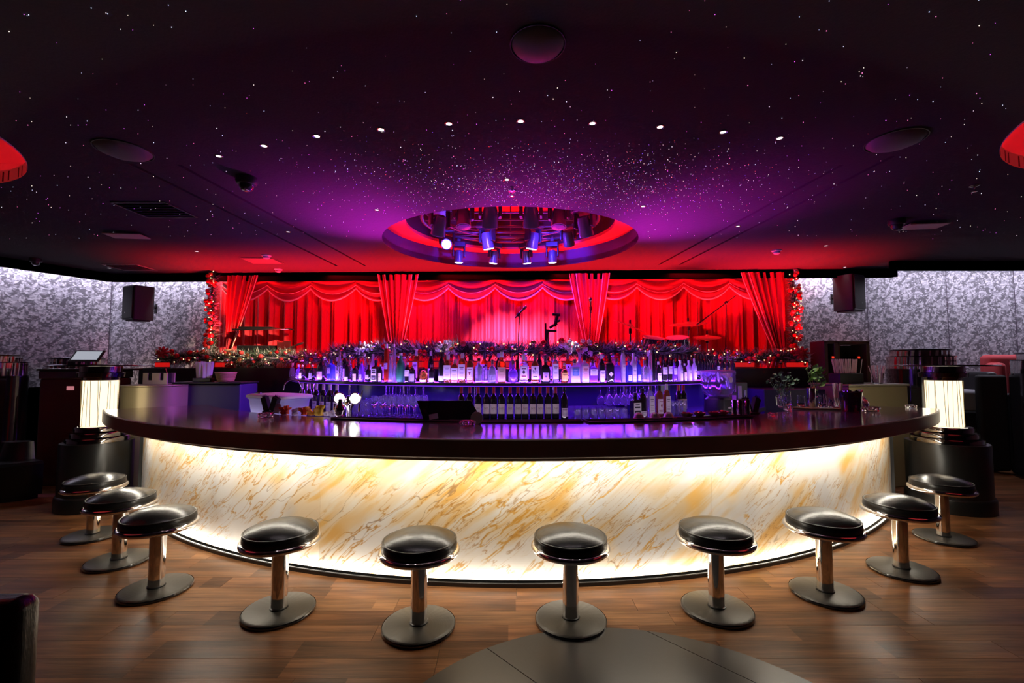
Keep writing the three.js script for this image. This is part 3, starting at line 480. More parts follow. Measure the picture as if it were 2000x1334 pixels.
// black parapets in front of the stage
struct('wall_parapet', join([sweep([[3.3, 0], [3.42, 0], [3.42, 1.47], [3.3, 1.47]], -46 * DEG, 46 * DEG, 48), upright([-5.5, 6.72], [-2.42, 6.6], 0, 1.47, 0.12), upright([2.48, 6.54], [4.95, 6.48], 0, 1.47, 0.12), upright([-2.5, 6.6], [-2.4, 6.08], 0, 1.47, 0.1), upright([2.5, 6.08], [2.6, 6.54], 0, 1.47, 0.1)]), M.blackSatin);
const leafShape = (() => { const g = new THREE.ConeGeometry(0.5, 1, 4, 1); g.scale(0.16, 1, 0.05); g.translate(0, 0.5, 0); return g.toNonIndexed(); })();
const fairy = glow(RGB(1, 0.72, 0.35), 2.2);
function garland(name, label, pts, radius, seed, perMetre, baubles, redness = 0.5, upGrow = 0) {
  const o = thing(name, label, 'garland'), curve = new THREE.CatmullRomCurve3(pts), len = curve.getLength(), r = rng(seed), src = leafShape.attributes.position.array, nrm = leafShape.attributes.normal.array;
  const bags = [[[], []], [[], []]], q = new THREE.Quaternion(), v = V(0, 0, 0), n = V(0, 0, 0);
  for (let i = 0; i < len * perMetre; i++) {
    const t = r(), p = curve.getPointAt(t), tan = curve.getTangentAt(t), dir = V(r() - 0.5, r() - 0.5 + upGrow, r() - 0.5).normalize(); dir.addScaledVector(tan, 0.3 * (r() - 0.5)).normalize();
    const l = radius * (0.5 + 0.55 * r()), s0 = radius * 0.35 * r(), pale = r() < 0.22 ? 1 : 0, wid = radius * (pale ? 0.55 : 0.34);
    q.setFromUnitVectors(V(0, 1, 0), dir); const spin = new THREE.Quaternion().setFromAxisAngle(V(0, 1, 0), r() * 6.28); q.multiply(spin);
    for (let k = 0; k < src.length; k += 3) { v.set(src[k] * wid, src[k + 1] * l, src[k + 2] * wid * 1.4).applyQuaternion(q).add(p).addScaledVector(dir, s0); n.set(nrm[k], nrm[k + 1], nrm[k + 2]).applyQuaternion(q); bags[pale][0].push(v.x, v.y, v.z); bags[pale][1].push(n.x, n.y, n.z); }
  }
  bags.forEach(([p, nn], k) => { const g = new THREE.BufferGeometry(); g.setAttribute('position', new THREE.Float32BufferAttribute(p, 3)); g.setAttribute('normal', new THREE.Float32BufferAttribute(nn, 3)); part(k ? 'pale_lit_leaves' : 'foliage', g, k ? std(RGB(0.5, 0.52, 0.56), 0.5) : M.pine, o).userData.kind = 'stuff'; });  // paler leaves carry the look of foliage lit by the beams
  part('garland_wire', new THREE.TubeGeometry(curve, 40, radius * 0.14, 6), M.pine, o);
  const ball = new THREE.SphereGeometry(1, 14, 10);
  for (let i = 0; i < baubles; i++) {
    const t = (i + r()) / baubles, p = curve.getPointAt(Math.min(0.999, t)), a = V(r() - 0.5, r() - 0.35, 0.25 + r() * 0.5).normalize(), s = 0.022 + 0.016 * r();
    if (i % 2 === 0) { const f = part('fairy_light', ball, fairy, o, curve.getPointAt(Math.min(0.999, t * 0.98 + 0.01)).addScaledVector(V(r() - 0.5, r() - 0.3, 0.4 + r() * 0.4).normalize(), radius * 0.95)); f.scale.setScalar(0.008); }
    const b = part('bauble', ball, M.bauble[r() < redness ? (r() < 0.6 ? 0 : 3) : 1 + (r() < 0.5 ? 0 : 1)], o, p.addScaledVector(a, radius * 0.8)); b.scale.setScalar(s);
  }
  return o;
}
const arcPts = (r, a0, a1, n, y) => Array.from({ length: n + 1 }, (_, i) => arc(r, (a0 + ((a1 - a0) * i) / n) * DEG, y));
garland('christmas_garland', 'long garland of fir, pale lit leaves and baubles behind the bottle shelf', arcPts(3.34, -47, 47, 14, 1.665), 0.165, 31, 1500, 70, 0.35, 0.12);
garland('christmas_garland', 'red and gold bauble garland along the ledge in front of the piano', [W(-5.25, 1.6, 6.78), W(-4.6, 1.61, 6.76), W(-4, 1.6, 6.74), W(-3.4, 1.61, 6.72), W(-2.5, 1.6, 6.6)], 0.17, 32, 1500, 52, 0.5, 0.12);
garland('christmas_garland', 'red and gold bauble garland along the ledge right of the drums', [W(2.6, 1.62, 6.62), W(3.2, 1.61, 6.6), W(3.8, 1.62, 6.58), W(4.22, 1.6, 6.56)], 0.17, 33, 1500, 44, 0.55, 0.12);
garland('christmas_garland', 'upright bauble garland hanging at the left edge of the curtain', [W(-4.75, 2.95, 7.2), W(-4.78, 2.5, 7.2), W(-4.75, 2.1, 7.2), W(-4.74, 1.68, 7.18)], 0.125, 34, 1300, 50, 0.72);
garland('christmas_garland', 'upright red bauble garland hanging at the right edge of the curtain', [W(4.36, 2.93, 7.02), W(4.38, 2.5, 7.02), W(4.36, 2.1, 7.02), W(4.34, 1.66, 7.0)], 0.125, 35, 1300, 52, 0.8);
{ // white silk blossoms tucked into the long garland
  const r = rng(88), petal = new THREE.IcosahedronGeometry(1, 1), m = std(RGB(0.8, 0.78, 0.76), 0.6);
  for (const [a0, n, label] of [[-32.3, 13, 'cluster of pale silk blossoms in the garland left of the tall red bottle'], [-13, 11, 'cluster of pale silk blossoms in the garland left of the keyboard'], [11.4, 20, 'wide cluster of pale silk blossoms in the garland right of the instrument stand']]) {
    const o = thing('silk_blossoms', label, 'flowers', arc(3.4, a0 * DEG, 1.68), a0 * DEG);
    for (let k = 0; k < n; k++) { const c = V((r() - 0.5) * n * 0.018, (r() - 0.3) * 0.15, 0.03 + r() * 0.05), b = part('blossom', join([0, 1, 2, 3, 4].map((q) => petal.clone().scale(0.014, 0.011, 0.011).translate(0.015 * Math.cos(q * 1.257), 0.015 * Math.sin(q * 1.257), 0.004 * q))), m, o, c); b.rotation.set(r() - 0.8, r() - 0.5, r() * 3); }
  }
}
{ // red bows where garlands meet
  const bow = (at, label, s) => {
    const o = thing('ribbon_bow', label, 'bow', at);
    for (let k = 0; k < 9; k++) { const a = (k / 9) * 6.28, c = V(Math.cos(a), Math.sin(a) * 0.8, 0.35); part('ribbon_loop', tube([V(0, 0, 0), c.clone().multiplyScalar(0.06 * s).add(V(0, 0, 0.02)), c.clone().multiplyScalar(0.11 * s), c.clone().multiplyScalar(0.05 * s).add(V(0, 0, 0.05 * s))], 0.014 * s, 10, 5), M.ribbon, o); }
    part('bow_knot', new THREE.SphereGeometry(0.03 * s, 10, 8), M.ribbon, o, V(0, 0, 0.04 * s));
  };
  bow(W(4.05, 1.68, 6.42), 'red ribbon bow where the right garlands meet', 1.1); bow(W(-5.05, 1.7, 6.62), 'red ribbon bow at the left end of the ledge garland', 1.0);
}
{ // red light boxes beneath the garland
  const gm = glow(RGB(1, 0.012, 0.01), 0.5);
  const lightBox = (at, turn, w, label, group) => { const o = thing('red_light_box', label, 'light box', at, turn, group); part('glowing_panel', box(w - 0.012, 0.07, 0.05, 0.008, V(0, 0.04, 0.002)), gm, o); part('box_frame', join([box(w, 0.012, 0.07, 0.003, V(0, 0.006, 0)), box(w, 0.01, 0.07, 0.003, V(0, 0.079, 0))]), M.blackSatin, o); };
  for (let k = 0; k < 13; k++) { const a = (-23.5 + 3.75 * k + (k % 3) * 0.4) * DEG; lightBox(arc(3.4, a, 1.475), a, 0.14 + 0.03 * (k % 2), `red glowing box behind the shelf bottles, ${ordinal(k)} from the left`, 'red boxes behind the bottle shelf'); }
  [[-5.1, 6.65, 0.2, 'small red glowing box at the left end of the ledge'], [-4.25, 6.63, 0.13, 'small red glowing box under the garland in front of the piano'], [2.98, 6.5, 0.16, 'red glowing box on the right ledge beside the dark bottles'], [3.3, 6.5, 0.3, 'wide red glowing box on the right ledge under the garland'], [4.05, 6.47, 0.3, 'wide red glowing box at the right end of the ledge']].forEach(([x, d, w, label]) => lightBox(W(x, 1.475, d), 0, w, label));
}
// ---------------------------------------------------------------- instruments
{
  const p = thing('upright_piano', 'glossy black upright piano with its lid up, behind the left garland', 'piano', W(-3.86, 0.4, 7.05), 0.1);
  part('case', box(0.8, 1.4, 0.2, 0.012, V(0, 0.72, -0.12)), M.blackGloss, p); part('front_board', box(0.56, 0.3, 0.02, 0.004, V(-0.08, 1.24, 0.0)), phy(RGB(0.34, 0.29, 0.15), 0.35, 0.2, { clearcoat: 0.6 }), p, undefined, [-0.12, 0, 0]);  // olive of the front board is reflected light painted onto black gloss
  for (const y of [1.14, 1.26]) part('board_rail', box(0.58, 0.014, 0.02, 0.004, V(-0.08, y, 0.014)), M.blackGloss, p);
  part('side_panel', box(0.2, 0.42, 0.03, 0.006, V(0.31, 1.28, 0.0)), M.redLitLacquer, p); part('lid', box(0.84, 0.025, 0.26, 0.006, V(0, 1.67, -0.1)), M.blackGloss, p, undefined, [0, 0, 0.02]); part('lid', box(0.5, 0.03, 0.2, 0.006, V(-0.12, 1.695, -0.1)), M.blackGloss, p);
  part('key_shelf', box(0.8, 0.06, 0.14, 0.01, V(0, 0.82, 0.03)), M.blackGloss, p); part('keys', box(0.74, 0.02, 0.09, 0.004, V(0, 0.86, 0.045)), M.white, p);
}
{
  const stand = (at, h, label, boomTo, mic) => {
    const o = thing('microphone_stand', label, 'microphone stand', at);
    part('pole', bar(V(0, 0, 0), V(0, h * 0.62, 0), 0.013), M.steel, o); part('pole_tube', bar(V(0, h * 0.6, 0), V(0.03, h, 0), 0.009), M.steel, o); part('clutch', bar(V(0, h * 0.58, 0), V(0, h * 0.66, 0), 0.022), M.blackSatin, o); part('base', loft([[0.14, 0], [0.14, 0.02], [0.03, 0.035]], 24), M.blackSatin, o);
    if (boomTo) { part('boom', bar(V(0.03, h, 0).sub(boomTo.clone().sub(V(0.03, h, 0)).multiplyScalar(0.35)), boomTo, 0.009), M.blackSatin, o); part('boom_clamp', new THREE.SphereGeometry(0.03, 12, 8), M.blackSatin, o, V(0.03, h, 0)); }
    if (mic) {
      const m = new THREE.Group(); m.name = numbered('microphone'); m.position.copy(boomTo ?? V(0.03, h, 0)); m.rotation.set(mic[0], 0, mic[1]); o.add(m);
      part('handle', loft([[0.011, -0.09], [0.014, 0], [0.018, 0.07]], 14), M.steel, m); part('mesh_head', loft([[0.019, 0.07], [0.026, 0.085], [0.026, 0.11], [0.015, 0.13], [0.001, 0.133]], 16), M.chrome, m); part('clip', bar(V(0, -0.05, 0), V(0, 0, 0), 0.02), M.blackSatin, m);
    }
    return o;
  };
  stand(W(0.07, 0.4, 6.0), 1.8, 'microphone on an upright stand in front of the pink centre of the curtain', null, [0, -0.75]);
  stand(W(1.03, 0.4, 6.1), 1.9, 'pale microphone on a thin stand before the gathered drape', null, [0, 0.05]);
  stand(W(3.26, 0.4, 6.95), 2.07, 'tall microphone stand with a long slanting boom over the drums', V(-0.57, 1.7, 0.34), null).children.forEach((c) => { c.material = c.name.startsWith('pole') ? M.blackSatin : c.material; });
  const bm = thing('boom_microphone', 'thin dark boom microphone sticking out beside the piano', 'microphone', W(-3.25, 1.78, 6.8)); part('boom', bar(V(-0.32, -0.1, 0), V(0.02, 0.03, 0), 0.007), M.blackSatin, bm); part('microphone', loft([[0.012, 0], [0.016, 0.03], [0.016, 0.1], [0.006, 0.12]], 12), M.blackSatin, bm, V(0.02, 0.03, 0), [0, 0, -1.25]);
  const st = thing('instrument_stand', 'black instrument stand with a tilted clamp arm right of the centre microphone', 'stand', W(0.46, 0.4, 5.95));
  part('column', bar(V(0, 0, 0), V(0, 1.58, 0), 0.026), M.blackSatin, st); part('column', bar(V(-0.02, 1.4, 0), V(-0.02, 1.66, 0), 0.014), M.blackSatin, st); part('bracket', box(0.15, 0.03, 0.05, 0.008, V(0.05, 1.56, 0)), M.blackSatin, st); part('clamp_arm', join([bar(V(0.03, 1.6, 0), V(0.13, 1.66, 0), 0.018), bar(V(0.1, 1.62, 0), V(0.14, 1.78, 0), 0.022), bar(V(0.07, 1.78, 0), V(0.17, 1.77, 0), 0.02), bar(V(0.12, 1.68, 0), V(0.17, 1.7, 0), 0.017)]), M.blackSatin, st); part('shelf_arm', bar(V(0, 1.33, 0), V(0.12, 1.33, 0), 0.012), M.steel, st); part('base', loft([[0.16, 0], [0.16, 0.03], [0.03, 0.05]], 24), M.blackSatin, st);
  const kb = thing('stage_keyboard', 'silver-topped keyboard on the stage left of the centre microphone', 'keyboard', W(-0.45, 1.72, 5.9));
  part('keyboard_case', box(0.46, 0.07, 0.2, 0.02), M.blackSatin, kb, V(0, 0.02, 0)); part('silver_lid', loft([[0.225, 0.055, 5, 0.1], [0.225, 0.075, 5, 0.1], [0.2, 0.095, 5, 0.08], [0.1, 0.1, 5, 0.04]], 32), std(RGB(0.7, 0.7, 0.74), 0.35, 0.3), kb); part('stand_leg', join([bar(V(-0.2, 0, 0), V(0.2, -1.3, 0), 0.015), bar(V(0.2, 0, 0), V(-0.2, -1.3, 0), 0.015)]), M.blackSatin, kb);
  // drum kit: every drum and cymbal stands by itself
  const cymbal = (x, y, d, r, tilt, label, second) => {
    const o = thing('cymbal', label, 'cymbal', W(x, y, d)), disc = loft([[r, -0.004], [r * 0.6, 0.008], [r * 0.2, 0.016], [r * 0.16, 0.03], [0.004, 0.04]], 40, true);
    part('bronze_disc', disc, M.brass, o, undefined, [0.18, 0, tilt]); if (second) part('bronze_disc', disc, M.brass, o, V(0, -0.03, 0), [Math.PI + 0.05, 0, 0]);
    part('wing_nut', bar(V(0, 0.03, 0), V(0, 0.09, 0), 0.014), M.blackSatin, o); part('stand_pole', bar(V(0, -y + 0.4, 0), V(0, 0.03, 0), 0.011), M.chrome, o); part('tilter', bar(V(0, -0.1, 0), V(0, -0.03, 0), 0.02), M.blackSatin, o);
    part('stand_leg', join([0, 2.1, 4.2].map((a) => bar(V(0, -y + 0.7, 0), V(0.15 * Math.cos(a), -y + 0.41, 0.15 * Math.sin(a)), 0.01))), M.chrome, o);
  };
  cymbal(1.64, 2.05, 6.3, 0.25, -0.38, 'large bronze cymbal tilted steeply above the left drum'); cymbal(2.68, 2.14, 6.9, 0.27, 0.1, 'bronze cymbal lying almost level behind the long boom'); cymbal(2.94, 1.94, 6.85, 0.2, 0.02, 'pair of small hi-hat cymbals on a stand under the boom', true);
  const drum = (x, y, d, r, h, tilt, label, m) => {
    const o = thing('drum', label, 'drum', W(x, y, d)); o.rotation.set(...tilt);
    part('shell', loft([[r, -h / 2], [r, h / 2]], 36, true), m, o); part('drum_head', loft([[r * 0.99, h / 2], [r * 0.99, h / 2 + 0.008]], 36), M.white, o); for (const s of [-1, 1]) { const g = new THREE.TorusGeometry(r + 0.006, 0.009, 8, 40); g.rotateX(Math.PI / 2); part('hoop', g, M.chrome, o, V(0, (s * h) / 2, 0)); }
    for (let k = 0; k < 8; k++) { const a = (k / 8) * 6.283; part('lug', box(0.018, h * 0.55, 0.02, 0.005), M.chrome, o, V((r + 0.01) * Math.sin(a), 0, (r + 0.01) * Math.cos(a)), [0, a, 0]); }
    part('leg', bar(V(0, -h / 2, 0), V(0, -y + 0.42 , 0), 0.014), M.chrome, o);
  };
  const sparkle = phy(RGB(0.03, 0.035, 0.16), 0.15, 0.5, { clearcoat: 1 });
  drum(1.985, 1.815, 6.42, 0.15, 0.17, [0.25, 0, -0.1], 'small blue sparkle rack drum, left one of two', sparkle); drum(2.335, 1.815, 6.42, 0.152, 0.17, [0.25, 0, 0.1], 'small blue sparkle rack drum, right one of two', sparkle);
}
// loudspeakers on the wall
for (const [x, y, d, turn, label] of [[-5.98, 2.5, 7.25, -0.45, 'black loudspeaker box hung on the left stage wall'], [5.2, 2.62, 6.98, 0.45, 'black loudspeaker box hung on the right stage wall']]) {
  const o = thing('loudspeaker', label, 'loudspeaker', W(x, y, d), turn); o.scale.set(0.78, 1, 0.78);
  part('cabinet', loft([[0.21, -0.27, 12, 0.19], [0.21, 0.27, 12, 0.19]], 32, true, 0.4), M.blackSatin, o); part('grille', box(0.37, 0.5, 0.014, 0.006, V(0, 0, 0.195)), M.blackMatt, o); part('badge', box(0.02, 0.02, 0.004, 0.001, V(x < 0 ? -0.06 : 0.06, -0.16, 0.205)), M.white, o);
  part('wall_bracket', join([bar(V(0, 0, -0.18), V(0, -0.05, -0.32), 0.02), box(0.1, 0.16, 0.012, 0.003, V(0, -0.06, -0.31))]), M.blackSatin, o); part('foot_rail', box(0.3, 0.02, 0.3, 0.005, V(0, -0.28, 0)), M.blackSatin, o);
  part('cable', tube([V(-0.1, 0.1, -0.19), V(-0.22, 0.3, -0.2), V(-0.26, 0.42, -0.22)], 0.006, 12, 5), M.blackMatt, o);
}
// ---------------------------------------------------------------- bar
const A0 = -48.2 * DEG, A1 = 50.6 * DEG;
{
  const o = thing('cocktail_bar', 'curved lit bar front of ochre-veined cream marble above the wood floor', 'bar');
  const span = [[-50, -15.5], [-15.496, 15.0], [15.004, 50]];
  for (const [a0, a1] of span) {
    const g = sweep([[5.44, 0.03], [5.468, 0.03], [5.47, 0.034], [5.47, 0.93], [5.44, 0.93]], a0 * DEG + 0.0001, a1 * DEG - 0.0001, 26, true, FACE.x, FACE.d);
    const p = g.attributes.position, uv = g.attributes.uv; for (let i = 0; i < uv.count; i++) uv.setXY(i, (Math.atan2(p.getX(i) - FACE.x, p.getZ(i) + FACE.d) * 5.47 + 4.8) / 9.6, p.getY(i) / 0.95);
    part('marble_panel', g, M.onyx, o);
  }
  part('plinth', sweep([[5.4, 0], [5.516, 0], [5.516, 0.026], [5.508, 0.029], [5.508, 0.01], [5.4, 0.01]], -50 * DEG, 50 * DEG, 80, true, FACE.x, FACE.d), M.blackSatin, o);
  part('light_strip', sweep([[5.483, 0.011], [5.502, 0.011], [5.502, 0.017], [5.483, 0.017]], -49.8 * DEG, 49.8 * DEG, 80, true, FACE.x, FACE.d), glow(LIGHT.warm, 2.5), o);
  part('light_strip', sweep([[5.63, 0.91], [5.658, 0.91], [5.658, 0.93], [5.63, 0.93]], -47 * DEG, 47 * DEG, 80, true, FACE.x, FACE.d), glow(LIGHT.warm, 2.5), o);
  part('carcass', sweep([[5.08, 0], [5.43, 0], [5.43, 0.93], [5.08, 0.93]], -49.9 * DEG, 49.9 * DEG, 60, true, FACE.x, FACE.d), M.blackMatt, o);
  part('end_panel', sweep([[5.3, 0], [5.5, 0], [5.5, 0.93], [5.3, 0.93]], -50.7 * DEG, -50.1 * DEG, 4, true, FACE.x, FACE.d), M.blackSatin, o); part('end_panel', sweep([[5.3, 0], [5.5, 0], [5.5, 0.93], [5.3, 0.93]], 50.1 * DEG, 50.7 * DEG, 4, true, FACE.x, FACE.d), M.blackSatin, o);
  const c = thing('bar_countertop', 'long curved polished dark countertop of the bar with a thick edge', 'countertop');
  const flare = (g) => { const p = g.attributes.position; for (let i = 0; i < p.count; i++) { const x = p.getX(i) - BAR.x, z = p.getZ(i) + BAR.d, k = 1 + 0.017 * smooth(32, 51, Math.atan2(x, z) / DEG); p.setXYZ(i, BAR.x + x * k, p.getY(i), z * k - BAR.d); } return g; };   // the curve opens a little at its right end
  part('counter_slab', flare(sweep([[4.75, 0.937], [5.64, 0.937], [5.64, 1.055], [4.756, 1.055], [4.75, 1.049]], A0, A1, 110)), M.counter, c);
  part('counter_edge', flare(sweep([[5.6405, 0.937], [5.648, 0.937], [5.655, 0.944], [5.655, 1.049], [5.649, 1.055], [5.6405, 1.055]], A0, A1, 110)), M.counterEdge, c);
  part('apron', sweep([[5.52, 0.9], [5.545, 0.9], [5.545, 0.937], [5.52, 0.937]], A0 + 0.03, A1 - 0.03, 90), M.counterEdge, c); part('edge_bead', sweep([[5.545, 0.933], [5.552, 0.933], [5.552, 0.937], [5.545, 0.937]], A0 + 0.03, A1 - 0.03, 90), M.smokeChrome, c);
  const w = thing('work_bench', 'dark work bench along the bartender side of the bar', 'work bench'); part('bench_top', sweep([[4.36, 0.76], [4.73, 0.76], [4.73, 0.8], [4.36, 0.8]], -46 * DEG, 46 * DEG, 70), M.steel, w); part('bench_body', sweep([[4.45, 0], [4.72, 0], [4.72, 0.76], [4.45, 0.76]], -45 * DEG, 45 * DEG, 60), M.blackMatt, w);
}
{
  const o = thing('back_bar', 'curved back bar counter lit violet in front of the stage parapet', 'back bar');
  part('back_counter', sweep([[3.43, 0.94], [4.15, 0.94], [4.15, 0.985], [3.43, 0.985]], -50 * DEG, 50 * DEG, 80), std(RGB(0.06, 0.05, 0.13), 0.16), o); part('cabinet_body', sweep([[3.43, 0], [4.08, 0], [4.08, 0.94], [3.43, 0.94]], -50 * DEG, 50 * DEG, 80), M.blackSatin, o);
  part('back_panel', sweep([[3.425, 0.985], [3.44, 0.985], [3.44, 1.294], [3.425, 1.294]], -50 * DEG, 50 * DEG, 80), std(RGB(0.04, 0.03, 0.14), 0.18), o);
  const s = thing('bottle_shelf', 'long curved dark shelf carrying the spirit bottles', 'shelf');
  part('shelf_board', sweep([[3.445, 1.296], [3.802, 1.296], [3.806, 1.3], [3.806, 1.322], [3.802, 1.326], [3.445, 1.326]], -60 * DEG, 60 * DEG, 90), std(RGB(0.05, 0.045, 0.07), 0.22), s); part('light_strip', sweep([[3.735, 1.288], [3.75, 1.288], [3.75, 1.2955], [3.735, 1.2955]], -58 * DEG, 58 * DEG, 80), glow(LIGHT.violet, 1.2), s); part('light_strip', sweep([[3.562, 1.3262], [3.578, 1.3262], [3.578, 1.331], [3.562, 1.331]], -58 * DEG, 58 * DEG, 80), glow(LIGHT.violet, 1.4), s);
  for (let k = 0; k < 8; k++) { const a = (-49 + k * 14) * DEG; part('shelf_post', new THREE.CylinderGeometry(0.018, 0.018, 0.309, 14), M.chrome, s, arc(3.5, a, 1.1405)); }
}
// ---------------------------------------------------------------- bar stools
{
  const make = (at, turn, label) => {
    const o = thing('bar_stool', label, 'bar stool', at, turn, 'bar stools along the lit bar front');
    part('base_plate', loft([[0.198, 0], [0.206, 0.006], [0.207, 0.016], [0.2, 0.024], [0.192, 0.027]], 56), M.basePlate, o); part('base_rim', loft([[0.204, 0.001], [0.2095, 0.005], [0.2105, 0.015], [0.2075, 0.02]], 56, false), M.blackGloss, o);
    part('pedestal', loft([[0.047, 0.027], [0.047, 0.43]], 36, true), M.chrome, o); part('pedestal_collar', loft([[0.053, 0.027], [0.053, 0.034], [0.048, 0.037]], 36), M.blackSatin, o); part('seat_plate', loft([[0.12, 0.415], [0.19, 0.428], [0.2, 0.432]], 40), M.blackSatin, o);
    const seat = part('seat', loft([[0.205, 0.432], [0.214, 0.445], [0.216, 0.462], [0.213, 0.484], [0.207, 0.494], [0.196, 0.503], [0.16, 0.52], [0.1, 0.537], [0.04, 0.545], [0.001, 0.546]], 56, true, 1.4), M.leather, o);
    const piping = new THREE.TorusGeometry(0.208, 0.0058, 8, 72); piping.rotateX(Math.PI / 2); part('piping', piping, M.leather, seat, V(0, 0.493, 0));
    const ring = new THREE.TorusGeometry(0.215, 0.018, 14, 80); ring.rotateX(Math.PI / 2); part('chrome_ring', ring, M.chrome, o, V(0, 0.43, 0)); return o;
  };
  const spots = [[-3.701, 4.103], [-3.019, 3.58], [-2.384, 3.134], [-1.423, 2.864], [-0.536, 2.703], [0.346, 2.762], [1.259, 2.882], [2.062, 3.079], [2.855, 3.421], [3.752, 4.043]];
  const words = ['black round bar stool next to the left lamp pedestal, first from the left', 'black round bar stool second from the left, partly overlapping its neighbours', 'black round bar stool third from the left before the left end of the marble', 'black round bar stool fourth from the left, before the left marble joint', 'black round bar stool fifth from the left, left of the middle of the bar', 'black round bar stool at the edge of the round stone inlay, sixth from the left', 'black round bar stool seventh from the left, before the right marble joint', 'black round bar stool third from the right end of the row', 'black round bar stool next to last at the right end of the row', 'black round bar stool in front of the right lamp pedestal, first from the right'];
  const first = make(W(spots[0][0], 0.0015, spots[0][1]), 0.3, words[0]);
  spots.slice(1).forEach(([x, d], i) => copy(first, W(x, 0.0015, d), i * 0.7, words[i + 1]));
}
// ---------------------------------------------------------------- lamp pedestals at both ends
const lampMap = texture(256, 64, (u, v) => { const s = smooth(0.8, 0.97, noise(u * 90 + 2.5 * v * (noise(u * 11, 1, 3) - 0.5), 0.5, 44)); const t = 1 - 0.45 * s; return [t, t * 0.93, t * 0.8]; });
for (const [x, d, R, label, side] of [[-4.5, 5.0, 0.31, 'glowing ribbed glass lamp pedestal with round table top, left end of the bar', -1], [4.68, 4.96, 0.345, 'glowing ribbed glass lamp pedestal with round table top, right end of the bar', 1]]) {
  const o = thing('lamp_pedestal', label, 'lamp pedestal', W(x, 0, d)), k = R / 0.31;
  part('pedestal_drum', loft([[R * 1.06, 0], [R * 1.06, 0.13], [R * 1.03, 0.15], [R, 0.155], [R, 0.68], [R * 0.985, 0.69]], 56), std(RGB(0.008, 0.008, 0.008), 0.34), o);
  for (const [r, y] of [[0.27, 0.69], [0.235, 0.745], [0.205, 0.805]]) part('stepped_ring', loft([[r * k, y], [r * k, y + 0.04], [r * k - 0.008, y + 0.05]], 56), M.smokeChrome, o);
  const lampTop = 1.345;
  part('lamp_cylinder', loft([[0.15, 0.86], [0.15, lampTop]], 48, true), new THREE.MeshStandardMaterial({ color: 0x222222, emissive: LIGHT.warm.clone().lerp(RGB(1, 1, 1), 0.45), emissiveMap: lampMap, emissiveIntensity: LIGHT.lampGlow }), o);
  const rod = new THREE.CylinderGeometry(0.0022, 0.0022, lampTop - 0.862, 6); for (let i = 0; i < 24; i++) { const a = (i / 24) * 6.283 + 0.1 * Math.sin(i * 3.7); part('brass_rod', rod, M.litGold, o, V(0.155 * Math.sin(a), (lampTop + 0.86) / 2, 0.155 * Math.cos(a)), [0, 0, 0.035 * Math.sin(i * 1.3)]); }
  part('collar', loft([[0.155, lampTop], [0.16, lampTop + 0.03], [0.2, lampTop + 0.036], [0.205, lampTop + 0.08], [0.18, lampTop + 0.088], [0.18, lampTop + 0.152]], 48, true, 0.5), M.smokeChrome, o);
  part('table_top', loft([[0.44, 1.497], [0.448, 1.502], [0.448, 1.508], [0.44, 1.512]], 64), M.blackGloss, o);
  for (let q = 0; q < 6; q++) { const a = (q / 6) * 6.283 + 0.3, p = W(x + 0.166 * Math.sin(a), 1.09, d - 0.166 * Math.cos(a)); area(0.12, 0.5, LIGHT.warm, LIGHT.lampArea, p, p.clone().add(V(Math.sin(a), 0, Math.cos(a)))); }
}
// ---------------------------------------------------------------- round service drums, counters and seats at the sides
const serviceDrum = (x, d, r, h, label) => {
  const o = thing('round_cabinet', label, 'round cabinet', W(x, 0, d));
  part('drum_body', loft([[r * 1.03, 0], [r * 1.03, 0.14], [r, 0.16], [r, h - 0.28]], 40), M.blackGloss, o);
  const fluted = (q, y0, y1) => grid(112, 1, (u, v) => { const a = u * 2 * Math.PI, k = q * (1 - 0.035 * Math.abs(Math.sin(a * 14))); return V(k * Math.sin(a), y0 + (y1 - y0) * v, k * Math.cos(a)); });
  part('mirror_band', fluted(r * 0.97, h - 0.28, h - 0.1), M.chrome, o); part('mirror_band', fluted(r * 0.86, h - 0.1, h - 0.02), M.chrome, o); part('band_ring', loft([[r * 0.99, h - 0.11], [r * 0.99, h - 0.095], [r * 0.86, h - 0.095]], 40, true), M.blackGloss, o); part('drum_top', loft([[r * 0.9, h - 0.02], [r * 0.9, h], [r * 0.88, h + 0.005]], 40), M.blackGloss, o);
};
serviceDrum(-7.12, 6.05, 0.5, 1.65, 'tall round black cabinet with mirrored bands at the left edge'); serviceDrum(-6.6, 6.92, 0.36, 1.62, 'narrow round black cabinet with mirrored bands behind the left edge one');
serviceDrum(6.0, 6.7, 0.4, 1.74, 'round black cabinet with copper-lit mirrored bands behind the right pedestal'); serviceDrum(7.35, 6.0, 0.56, 1.68, 'tall round black cabinet with mirrored bands at the right edge');
